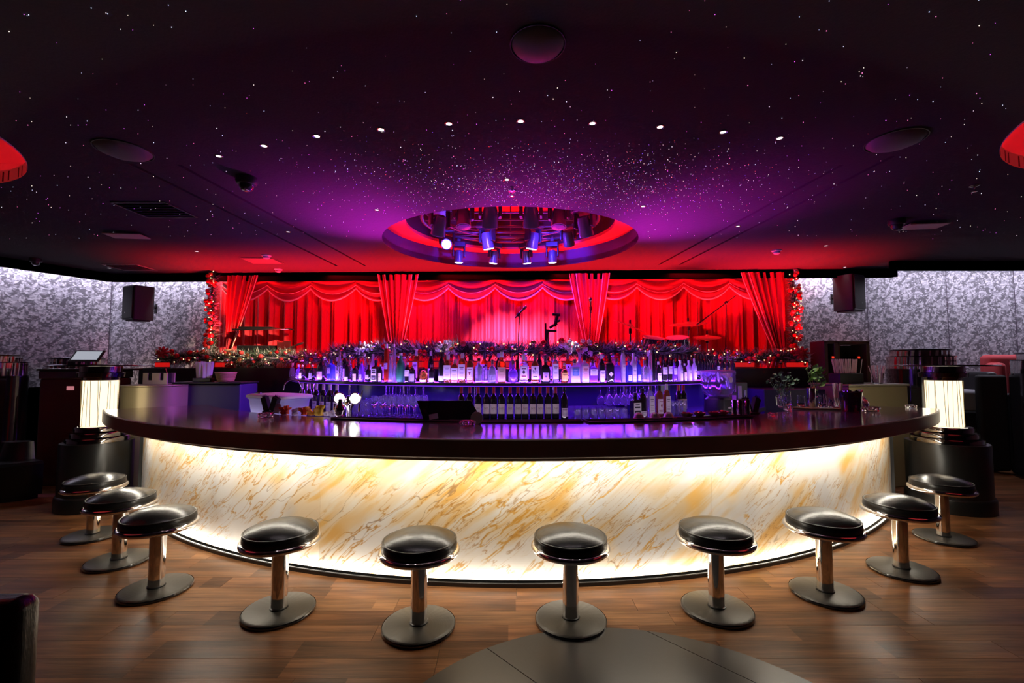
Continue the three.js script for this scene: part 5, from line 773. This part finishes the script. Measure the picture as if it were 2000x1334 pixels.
// ---------------------------------------------------------------- things on and behind the bar
const TOP = 1.0556;
const onTop = (x, d) => W(x, TOP, d);
{ // ice bin with a half-open lid, and the faucet over it
  const o = thing('ice_bin', 'white translucent plastic ice bin with a tilted lid behind the bar', 'ice bin', W(-2.4, 0.801, 4.72), -0.52), pl = phy(RGB(0.55, 0.58, 0.85), 0.5, 0, { transmission: 0.25, thickness: 0 });
  part('bin_body', loft([[0.24, 0.002, 8, 0.13], [0.3, 0.36, 8, 0.17], [0.31, 0.362, 8, 0.18], [0.31, 0.375, 8, 0.18]], 40, true, 0.5), pl, o); part('bin_lid', loft([[0.325, 0.378, 8, 0.19], [0.325, 0.4, 8, 0.19], [0.3, 0.412, 8, 0.17]], 40, true, 0.4), M.white, o); part('lid_hinge', bar(V(-0.24, 0.415, 0.1), V(-0.16, 0.415, 0.1), 0.012), M.steel, o); part('bin_handle', join([bar(V(0.14, 0.2, 0.165), V(0.2, 0.14, 0.16), 0.008), bar(V(0.2, 0.14, 0.16), V(0.16, 0.13, 0.165), 0.008)]), M.blackSatin, o);
  const f = thing('bar_faucet', 'thin curved chrome faucet rising behind the white ice bin', 'faucet', arc(4.02, -37.5 * DEG, 0.986)); part('spout', tube([V(0, 0, 0), V(0, 0.25, 0), V(-0.03, 0.33, 0.02), V(-0.09, 0.36, 0.05), V(-0.15, 0.32, 0.08), V(-0.17, 0.24, 0.09)], 0.008, 30, 8), M.chrome, f); part('faucet_base', loft([[0.022, 0], [0.022, 0.03], [0.012, 0.04]], 16), M.chrome, f);
  const t = thing('beer_tap', 'chrome beer tap tower with two round glowing badges', 'beer tap', W(-1.52, 0.801, 4.28), -0.1);
  part('tap_column', loft([[0.05, 0], [0.045, 0.05], [0.028, 0.08], [0.026, 0.3], [0.05, 0.34], [0.05, 0.38], [0.02, 0.42]], 24), M.chrome, t); part('cross_bar', bar(V(-0.08, 0.385, 0), V(0.08, 0.385, 0), 0.022, 16), M.chrome, t); part('drip_foot', loft([[0.1, 0], [0.1, 0.015], [0.05, 0.02]], 24), M.steel, t);
  for (const s of [-1, 1]) { const g = new THREE.Group(); g.name = numbered('badge'); g.position.set(s * 0.075, 0.4, 0.045); t.add(g); part('lamp_badge', loft([[0.047, 0], [0.045, 0.008], [0.001, 0.01]], 32), glow(RGB(0.95, 1, 0.95), 2.2), g, undefined, [Math.PI / 2, 0, 0]); const rg = new THREE.TorusGeometry(0.05, 0.006, 8, 36); part('badge_ring', rg, M.chrome, g); part('tap_lever', bar(V(0.05 * s, -0.02, 0.0), V(0.07 * s, 0.07, 0), 0.008), M.chrome, g); part('tap_nozzle', bar(V(0.045 * s, -0.12, 0.01), V(0.045 * s, -0.05, 0), 0.01), M.chrome, g); point(RGB(0.95, 1, 0.95), 0.06, t.localToWorld(V(s * 0.075, 0.4, 0.075)).add(V(0, 0, 0)), 1); }
  const sk = thing('cocktail_shaker', 'rounded chrome shaker standing in front of the beer tap', 'shaker', onTop(-1.5, 4.0)); part('shaker_body', loft([[0.03, 0], [0.042, 0.02], [0.047, 0.06], [0.04, 0.095], [0.022, 0.115], [0.02, 0.135]], 28, true, 1.2), M.chrome, sk); part('shaker_cap', loft([[0.018, 0.13], [0.018, 0.15], [0.01, 0.158]], 20), M.chrome, sk);
  const nap = (x, d, turn, label) => { const n = thing('napkin_holder', label, 'napkin holder', onTop(x, d), turn); n.scale.setScalar(0.9); part('holder_base', box(0.16, 0.02, 0.07, 0.004, V(0, 0.0105, 0)), M.blackSatin, n); for (const s of [-1, 1]) part('black_napkin', (() => { const g = box(0.075, 0.15, 0.05, 0.006, V(0, 0.09, 0)); g.rotateZ(-s * 0.38); g.translate(s * 0.03, 0.01, 0); return g; })(), M.blackMatt, n); for (const s of [-1, 1]) for (let k = 0; k < 4; k++) part('napkin_tip', (() => { const g = new THREE.ConeGeometry(0.009, 0.03, 4); g.translate(0.018 * (k - 1.5), 0.18, 0); g.rotateZ(-s * 0.38); g.translate(s * 0.03, 0.01, 0); return g; })(), M.blackMatt, n); };
  nap(-2.3, 4.36, -0.4, 'black napkin holder in front of the white ice bin'); nap(2.2, 4.22, 0.4, 'black napkin holder beside the steel cups');
  const coaster = (x, d, turn, label) => { const c = thing('coaster_disc', label, 'coaster', onTop(x, d), turn); part('round_disc', loft([[0.046, -0.004], [0.048, 0], [0.046, 0.004]], 32), std(RGB(0.38, 0.36, 0.32), 0.6), c, V(0, 0.047, 0), [Math.PI / 2 - 0.2, 0, 0]); part('disc_stand', box(0.06, 0.012, 0.03, 0.003, V(0, 0.0065, -0.004)), M.blackSatin, c); };
  coaster(-2.2, 4.3, -0.4, 'round grey coaster leaning on the left napkin holder'); coaster(2.1, 4.1, 0.4, 'round grey coaster leaning on the right napkin holder'); coaster(-0.27, 3.52, 0, 'round grey coaster leaning behind the middle glass ashtray');
  const ash = (x, d, s, label) => { const c = thing('glass_ashtray', label, 'ashtray', onTop(x, d), x * 0.3); part('ashtray_body', loft([[0.05 * s, 0.0005, 3], [0.054 * s, 0.004, 3], [0.056 * s, 0.034 * s, 3], [0.05 * s, 0.04 * s, 3], [0.041 * s, 0.038 * s, 3], [0.036 * s, 0.012 * s, 3], [0.001, 0.01 * s]], 24, true, 0.4), M.thickGlass, c); for (let k = 0; k < 6; k++) { const a = k * 1.047; part('cut_lobe', new THREE.SphereGeometry(0.015 * s, 8, 6), M.thickGlass, c, V(0.05 * s * Math.sin(a), 0.026 * s, 0.05 * s * Math.cos(a))); } };
  ash(-2.12, 3.95, 1.05, 'cut glass ashtray on the bar before the left napkin holder'); ash(-0.33, 3.4, 1.0, 'cut glass ashtray on the bar in front of the black tablet'); ash(3.53, 4.5, 1.15, 'large cut glass ashtray near the right end of the bar'); ash(4.25, 4.88, 0.8, 'small cut glass ashtray at the right tip of the bar'); ash(2.32, 4.08, 0.7, 'small cut glass ashtray right of the grey coaster');
  // till tablet
  const tb = thing('till_tablet', 'black touch screen till turned away, leaning on the bar', 'tablet', onTop(-0.5, 3.72), 0.05), tg = new THREE.Group(); tg.name = 'tablet_head'; tg.position.set(0, 0.075, 0); tg.rotation.x = -0.5; tb.add(tg);
  const sh = new THREE.Shape([[-0.27, 0.085], [0.16, 0.085], [0.25, -0.075], [-0.2, -0.085]].map(([a, b]) => new THREE.Vector2(a, b))), tgeo = new THREE.ExtrudeGeometry(sh, { depth: 0.016, bevelEnabled: true, bevelSize: 0.006, bevelThickness: 0.004, bevelSegments: 2 });
  part('tablet_shell', tgeo, M.blackGloss, tg); part('receipt', plain(0.07, 0.045, 0.001), std(RGB(0.5, 0.45, 0.62), 0.7), tg, V(-0.13, -0.05, 0.0215), [0, 0, 0.2]); part('tablet_foot', box(0.2, 0.012, 0.14, 0.004, V(0, 0.0065, -0.05)), M.blackSatin, tb); part('tablet_arm', bar(V(0, 0.01, -0.05), V(0, 0.08, -0.03), 0.018), M.blackSatin, tb);
  // crumpled napkins and wrappers
  [[-2.08, 4.2, RGB(0.7, 0.1, 0.02), 0.05, 'red'], [-1.97, 4.16, RGB(0.7, 0.6, 0.68), 0.04, 'lilac'], [-1.88, 4.15, RGB(0.8, 0.16, 0.03), 0.045, 'orange-red'], [-1.8, 4.12, RGB(0.85, 0.42, 0.03), 0.05, 'orange'], [-1.72, 4.1, RGB(0.85, 0.6, 0.05), 0.06, 'yellow'], [-1.65, 4.08, RGB(0.75, 0.72, 0.8), 0.035, 'small white'], [-1.585, 4.05, RGB(0.75, 0.72, 0.8), 0.035, 'white']].forEach(([x, d, c, s, word], i) => {
    const o = thing('paper_flower', `${word} folded paper flower lying on the bar left of the beer tap`, 'paper flower', onTop(x, d), i * 1.3), m = std(c, 0.7), r = rng(400 + i);
    for (let k = 0; k < 7; k++) { const a = r() * 6.28, h = 0.5 + r() * 0.8, w = 0.35 + 0.3 * r(); const g = grid(5, 5, (u, v) => V((u - 0.5) * s * w * 2 * (1 - v * 0.3), v * s * h * 1.3, (0.25 + 0.5 * v) * s + 0.35 * s * Math.sin(u * 5 + k) * v + 0.12 * s * Math.sin(v * 9))); const g2 = g.clone(); g2.translate(0, 0, 0.0015); g.rotateY(a); g2.rotateY(a); part('petal', join([g, g2]), m, o, V(0, 0.002, 0)); }
    part('flower_core', new THREE.IcosahedronGeometry(s * 0.35, 1), m, o, V(0, s * 0.36, 0));
  });
  // mats along the inner edge
  const mat = (r0, r1, a0, a1, label) => { const m = thing('bar_mat', label, 'bar mat'); part('mat_sheet', sweep([[r0, TOP], [r1, TOP], [r1, TOP + 0.012], [r1 - 0.01, TOP + 0.014], [r0 + 0.01, TOP + 0.014], [r0, TOP + 0.012]], a0 * DEG, a1 * DEG, 24), M.blackMatt, m); part('mat_ridge', join([0.25, 0.5, 0.75].map((t) => { const r = r0 + (r1 - r0) * t; return sweep([[r - 0.008, TOP + 0.012], [r + 0.008, TOP + 0.012], [r, TOP + 0.018]], a0 * DEG + 0.002, a1 * DEG - 0.002, 24); })), M.blackMatt, m); };
  mat(4.755, 4.87, -18.5, 6.3, 'long black rubber bar mat along the inner edge of the bar'); mat(4.755, 4.93, 6.6, 24.6, 'black rubber bar mat under the strainers and garnish bowls');
  const ym = TOP + 0.0185;
  const strainer = (a, r, label) => { const o = thing('cocktail_strainer', label, 'strainer', arc(r, a * DEG, ym), 1.35); part('mesh_bowl', loft([[0.004, 0.05], [0.02, 0.046], [0.032, 0.034], [0.04, 0.012], [0.042, 0.008]], 24, false, 1.3), std(RGB(0.5, 0.48, 0.5), 0.45, 0.8), o); part('rim', new THREE.TorusGeometry(0.042, 0.003, 6, 30).rotateX(Math.PI / 2), M.chrome, o, V(0, 0.007, 0)); part('handle', bar(V(0, 0.007, 0.04), V(0, 0.007, 0.17), 0.004), M.chrome, o); };
  strainer(11.8, 4.85, 'steel mesh strainer on the mat, left one of three'); strainer(13.5, 4.85, 'steel mesh strainer on the mat, middle one of three'); strainer(15, 4.85, 'steel mesh strainer on the mat, right one of three');
  const bowl = (a, r, label) => { const o = thing('garnish_bowl', label, 'bowl', arc(r, a * DEG, ym)); part('bowl_shell', loft([[0.025, 0], [0.045, 0.02], [0.05, 0.034], [0.047, 0.034], [0.04, 0.02], [0.001, 0.008]], 24, true, 0.6), M.brass, o); const q = rng(a * 10); for (let k = 0; k < 7; k++) part('garnish', new THREE.SphereGeometry(0.013, 8, 6), M.bauble[q() < 0.7 ? 3 : 1], o, V((q() - 0.5) * 0.055, 0.026 + q() * 0.008, (q() - 0.5) * 0.055)); };
  bowl(17.2, 4.84, 'brass bowl of red garnish on the mat, first from the left'); bowl(18.9, 4.82, 'brass bowl of red garnish on the mat, second from the left'); bowl(20.4, 4.85, 'brass bowl of red garnish on the mat, third from the left'); bowl(21.9, 4.82, 'brass bowl of red garnish beside the steel cups');
  [[23.0, 4.86], [23.55, 4.88], [24.05, 4.86], [24.5, 4.89]].forEach(([a, r], i) => { const o = thing('steel_cup', `upside-down polished steel mixing cup beside the napkin holder, ${ordinal(i)} from the left`, 'cup', arc(r, a * DEG, ym)); part('cup_body', loft([[0.021, 0], [0.0205, 0.004], [0.0195, 0.128], [0.017, 0.134]], 24), M.chrome, o); part('cup_rim', loft([[0.0222, 0], [0.0222, 0.006], [0.021, 0.007]], 24, false), M.chrome, o); });
  // board with jugs, herbs and glasses on the right
  const bd = thing('serving_board', 'long dark wooden board under the herb jugs', 'board', onTop(3.12, 4.72), -0.22); part('board_plank', box(0.62, 0.018, 0.2, 0.006, V(0, 0.0095, 0)), M.wood, bd); part('board_handle', box(0.1, 0.016, 0.05, 0.008, V(0.34, 0.0095, 0.02)), M.wood, bd);
  const yb = TOP + 0.0192, jug = (x, d, r, h, label, handle) => { const o = thing('glass_jug', label, 'jug', W(x, yb, d)); part('jug_wall', loft([[r * 0.9, 0.0005], [r, 0.006], [r, h * 0.55], [r * 0.8, h * 0.75], [r * 0.92, h], [r * 0.87, h], [r * 0.74, h * 0.75], [r * 0.93, h * 0.5], [r * 0.92, 0.014], [0.001, 0.012]], 26, true, 0.8), M.thickGlass, o); if (handle) part('jug_handle', tube([V(-r * 0.95, h * 0.85, 0), V(-r * 1.6, h * 0.8, 0), V(-r * 1.65, h * 0.4, 0), V(-r, h * 0.25, 0)], 0.007, 16, 8), M.thickGlass, o); return o; };
  jug(2.9, 4.83, 0.045, 0.16, 'handled clear glass jug at the left end of the wooden board', true); jug(3.02, 4.78, 0.04, 0.12, 'small clear glass carafe on the wooden board', false); jug(3.2, 4.72, 0.042, 0.14, 'clear glass jug below the green basil', false); jug(3.3, 4.7, 0.045, 0.1, 'low clear glass holding the pale straws', false);
  const tm = thing('mixing_tin', 'tall polished steel mixing tin among the glass jugs', 'mixing tin', W(3.1, yb, 4.74)); part('tin_body', loft([[0.032, 0], [0.034, 0.004], [0.042, 0.2], [0.04, 0.2]], 28), M.chrome, tm); part('tin_rim', new THREE.TorusGeometry(0.042, 0.003, 6, 30).rotateX(Math.PI / 2), M.chrome, tm, V(0, 0.2, 0));
  const tu = thing('rocks_glass', 'short glass with a pink tint standing at the left of the herb jugs', 'glass', onTop(2.78, 4.62)); part('glass_wall', loft([[0.04, 0.0005], [0.043, 0.005], [0.046, 0.1], [0.043, 0.1], [0.039, 0.02], [0.001, 0.018]], 26, true, 0.6), M.thickGlass, tu); part('ice_lump', new THREE.DodecahedronGeometry(0.022, 0), M.thickGlass, tu, V(0, 0.042, 0));
  const herb = (x, d, y0, h, n, spread, leafSize, m, label, name, cat, seed) => {
    const o = thing(name, label, cat, W(x, y0, d)), r = rng(seed); part('pot', loft([[0.05, 0], [0.055, 0.004], [0.06, 0.12], [0.055, 0.12], [0.05, 0.1], [0.001, 0.1]], 24, true, 0.5), M.thickGlass, o);
    const leaf = grid(4, 5, (u, v) => V((u - 0.5) * Math.sin(Math.PI * (0.08 + 0.92 * v)) * 0.62, v, 0.28 * Math.sin(v * 2.4) - 0.5 * Math.abs(u - 0.5) ** 2));
    for (let k = 0; k < n; k++) { const a = r() * 6.28, rad = Math.sqrt(r()) * spread, tip = V(rad * Math.cos(a), h * (0.5 + 0.5 * r()), rad * Math.sin(a) * 0.7), l = part('herb_leaf', leaf, m, o, tip, [0.6 + r() * 1.2, a, r() - 0.5]); l.scale.setScalar(leafSize * (0.7 + 0.6 * r())); if (k % 4 === 0) part('herb_stem', tube([V(0, 0.08, 0), V(tip.x * 0.4, tip.y * 0.6, tip.z * 0.4), tip], 0.0025, 6, 5), m, o); }
  };
  herb(2.98, 5.05, 1.06, 0.36, 60, 0.17, 0.05, M.mint, 'dark bushy mint bunch in a glass behind the jugs', 'mint_bunch', 'herbs', 51); herb(3.28, 4.96, 1.06, 0.42, 26, 0.085, 0.08, M.herb, 'bright green basil bunch in a glass', 'basil_bunch', 'herbs', 52);
  const straws = (o, n, w, dz, y, h, seed, m = M.paperStraw, lean = 0.14) => { const r = rng(seed), g = new THREE.CylinderGeometry(0.004, 0.004, h, 7); g.translate(0, h / 2, 0); for (let k = 0; k < n; k++) part('straw', g, m, o, V((k / (n - 1) - 0.5) * w, y, (r() - 0.5) * dz), [(r() - 0.5) * 0.12, 0, -(k / (n - 1) - 0.5) * lean * 2 + (r() - 0.5) * 0.07]); };
  const s1 = thing('straw_bunch', 'upright bunch of pale paper straws in a low glass on the board', 'straws', W(3.36, yb + 0.016, 4.72)); straws(s1, 13, 0.05, 0.04, 0, 0.235, 61, M.paperStraw, 0.1);
  const sb = thing('straw_box', 'black box packed with pale paper straws on the right cabinet', 'straw box', W(4.28, 1.2765, 5.85), 0.2); part('box_wall', join([box(0.34, 0.13, 0.012, 0.003, V(0, 0.066, 0.08)), box(0.34, 0.13, 0.012, 0.003, V(0, 0.066, -0.08)), box(0.012, 0.13, 0.17, 0.003, V(-0.17, 0.066, 0)), box(0.012, 0.13, 0.17, 0.003, V(0.17, 0.066, 0)), box(0.33, 0.01, 0.16, 0.002, V(0, 0.006, 0))]), M.blackSatin, sb); straws(sb, 44, 0.28, 0.12, 0.015, 0.3, 62, M.paperStraw, 0.2);
  const sc = thing('straw_cup', 'small clear cup of pink and white straws on the right cabinet', 'straw cup', W(4.68, 1.2765, 5.84)); part('cup_wall', loft([[0.05, 0.0005], [0.053, 0.004], [0.062, 0.13], [0.058, 0.13], [0.05, 0.012], [0.001, 0.01]], 24, true, 0.6), M.thickGlass, sc); straws(sc, 16, 0.07, 0.06, 0.014, 0.22, 63, std(RGB(0.75, 0.5, 0.66), 0.6), 0.3);
  const ib = thing('ice_bucket', 'black ice bucket on the bar right of the straws', 'bucket', onTop(3.33, 4.5)); part('bucket_wall', loft([[0.075, 0], [0.08, 0.006], [0.098, 0.19], [0.094, 0.19], [0.08, 0.02], [0.001, 0.018]], 32, true, 0.6), M.blackGloss, ib); part('bucket_rim', new THREE.TorusGeometry(0.097, 0.005, 8, 36).rotateX(Math.PI / 2), M.blackSatin, ib, V(0, 0.19, 0)); for (let k = 0; k < 6; k++) part('ice_cube', box(0.034, 0.034, 0.034, 0.006), M.thickGlass, ib, V(0.05 * Math.cos(k * 1.05), 0.178 + 0.01 * (k % 2), 0.05 * Math.sin(k * 1.05)), [k, k * 2, 0]);
  const wg = thing('carafe', 'clear round-bellied glass carafe behind the large ashtray', 'carafe', onTop(3.62, 4.75)); part('carafe_wall', loft([[0.04, 0.0005], [0.065, 0.02], [0.07, 0.06], [0.05, 0.1], [0.02, 0.14], [0.018, 0.19], [0.024, 0.2]], 28, false, 1.2), M.glass, wg);
}
{ // blender, power plug and switches at the right end of the back bar
  const b = thing('bar_blender', 'clear plastic blender jar on a black motor base at the right of the back bar', 'blender', arc(3.99, 35.5 * DEG, 0.986), 35.5 * DEG);
  part('motor_base', loft([[0.13, 0.001, 4], [0.135, 0.01, 4], [0.125, 0.14, 4], [0.1, 0.165, 4]], 36, true, 0.5), M.blackSatin, b); part('name_plate', box(0.1, 0.035, 0.004, 0.001, V(0, 0.1, 0.13)), M.steel, b, undefined, [-0.07, 0, 0]); part('control_plate', box(0.07, 0.02, 0.004, 0.001, V(0, 0.04, 0.136)), M.white, b, undefined, [-0.07, 0, 0]);
  part('jar_wall', loft([[0.09, 0.168, 4], [0.13, 0.2, 5], [0.145, 0.25, 6], [0.15, 0.44, 6], [0.142, 0.44, 6], [0.136, 0.26, 6], [0.08, 0.19, 4], [0.001, 0.186]], 40, true, 0.5), phy(RGB(0.8, 0.6, 1), 0.05, 0, { transmission: 0.92, thickness: 0.02 }), b); part('jar_lid', loft([[0.15, 0.441, 6], [0.15, 0.46, 6], [0.08, 0.47, 4]], 36, true, 0.4), phy(RGB(0.6, 0.3, 0.7), 0.2, 0, { transmission: 0.5, thickness: 0 }), b); part('jar_badge', loft([[0.035, 0], [0.034, 0.003]], 24), M.white, b, V(0, 0.36, 0.152), [Math.PI / 2, 0, 0]); part('jar_handle', tube([V(-0.14, 0.4, 0), V(-0.21, 0.36, 0), V(-0.2, 0.26, 0), V(-0.13, 0.24, 0)], 0.012, 16, 8), M.thickGlass, b);
  const p = thing('power_plug', 'white power plug with a looped cable beside the blender', 'plug', arc(3.9, 39.8 * DEG, 1.1), 0.6); part('plug_body', box(0.05, 0.05, 0.05, 0.008), M.white, p); part('cable', tube([V(0, -0.02, 0.02), V(-0.06, -0.01, 0.05), V(-0.12, -0.05, 0.05), V(-0.1, -0.11, 0.05), V(-0.02, -0.1, 0.05), V(0.02, -0.05, 0.04), V(-0.04, -0.02, 0.03)], 0.006, 40, 6), M.white, p);
  const e = thing('switch_panel', 'dark upright panel with glowing violet switches at the right end of the shelf', 'switch panel', W(2.82, 0, 5.78), 0.3); part('panel_board', box(0.34, 0.305, 0.06, 0.008, V(0, 1.139, 0)), std(RGB(0.07, 0.06, 0.1), 0.4), e);
  for (const [x, y, w, h, m] of [[-0.05, 1.22, 0.055, 0.09, 0], [-0.05, 1.09, 0.055, 0.09, 0], [0.04, 1.17, 0.055, 0.16, 1], [0.125, 1.15, 0.035, 0.09, 2]]) part('switch_plate', box(w, h, 0.012, 0.003, V(x, y, 0.036)), [glow(RGB(0.35, 0.03, 0.9), 0.35), std(RGB(0.7, 0.55, 0.8), 0.5), std(RGB(0.6, 0.65, 0.8), 0.5)][m], e);
}
{ // on the left service cabinet
  const n = thing('napkin_caddy', 'pale notched napkin caddy on the gold-lit round cabinet end', 'napkin caddy', W(-4.48, 1.267, 5.8), 0.1), sh = new THREE.Shape([[-0.14, 0], [0.14, 0], [0.14, 0.14], [0.1, 0.14], [0.1, 0.05], [0.055, 0.05], [0.055, 0.14], [-0.035, 0.14], [-0.035, 0.05], [-0.085, 0.05], [-0.085, 0.14], [-0.14, 0.14]].map(([a, b]) => new THREE.Vector2(a, b)));
  const g = new THREE.ExtrudeGeometry(sh, { depth: 0.012, bevelEnabled: true, bevelSize: 0.002, bevelThickness: 0.002, bevelSegments: 1 }); part('caddy_front', g, std(RGB(0.6, 0.52, 0.36), 0.4, 0.3), n, V(0, 0.003, 0.07)); part('caddy_back', g, std(RGB(0.6, 0.52, 0.36), 0.4, 0.3), n, V(0, 0.003, -0.08)); part('caddy_base', box(0.28, 0.012, 0.16, 0.003, V(0, 0.0075, 0)), M.litGold, n); part('black_napkin', box(0.24, 0.13, 0.1, 0.01, V(0, 0.08, 0)), M.blackMatt, n); part('pen', bar(V(0.1, 0.1, 0), V(0.07, 0.2, 0), 0.006), M.capRed, n);
  const m = thing('menu_holder', 'fan of white and lilac cards and straws standing left of the wicker bowl', 'menu holder', W(-4.02, 1.293, 5.95), 0.1), r = rng(71); for (let k = 0; k < 12; k++) part('paper_card', box(0.03, 0.24 + 0.03 * r(), 0.003, 0.001, V(0, 0.13, 0)), k % 3 ? M.white : M.paperStraw, m, V((k / 11 - 0.5) * 0.16, 0.004, (r() - 0.5) * 0.06), [0.05 * (r() - 0.5), 0.2 * (r() - 0.5), -(k / 11 - 0.5) * 0.18]); part('holder_box', box(0.22, 0.05, 0.1, 0.006, V(0, 0.026, 0)), M.blackSatin, m);
  const w = thing('wicker_bowl', 'round woven wicker bowl on the violet-lit cabinet top', 'bowl', W(-3.73, 1.2935, 5.95)); part('bowl_base', loft([[0.08, 0], [0.085, 0.004], [0.09, 0.014]], 28), M.brass, w); for (let k = 0; k < 8; k++) part('woven_ring', new THREE.TorusGeometry(0.09 + 0.004 * k, 0.009, 6, 32).rotateX(Math.PI / 2), std(RGB(0.3, 0.17, 0.07), 0.6), w, V(0, 0.016 + 0.015 * k, 0));
}
scene.traverse((o) => { if (o.isMesh) { o.castShadow = o.castShadow !== false || true; o.receiveShadow = true; } });
renderer.render(scene, camera);
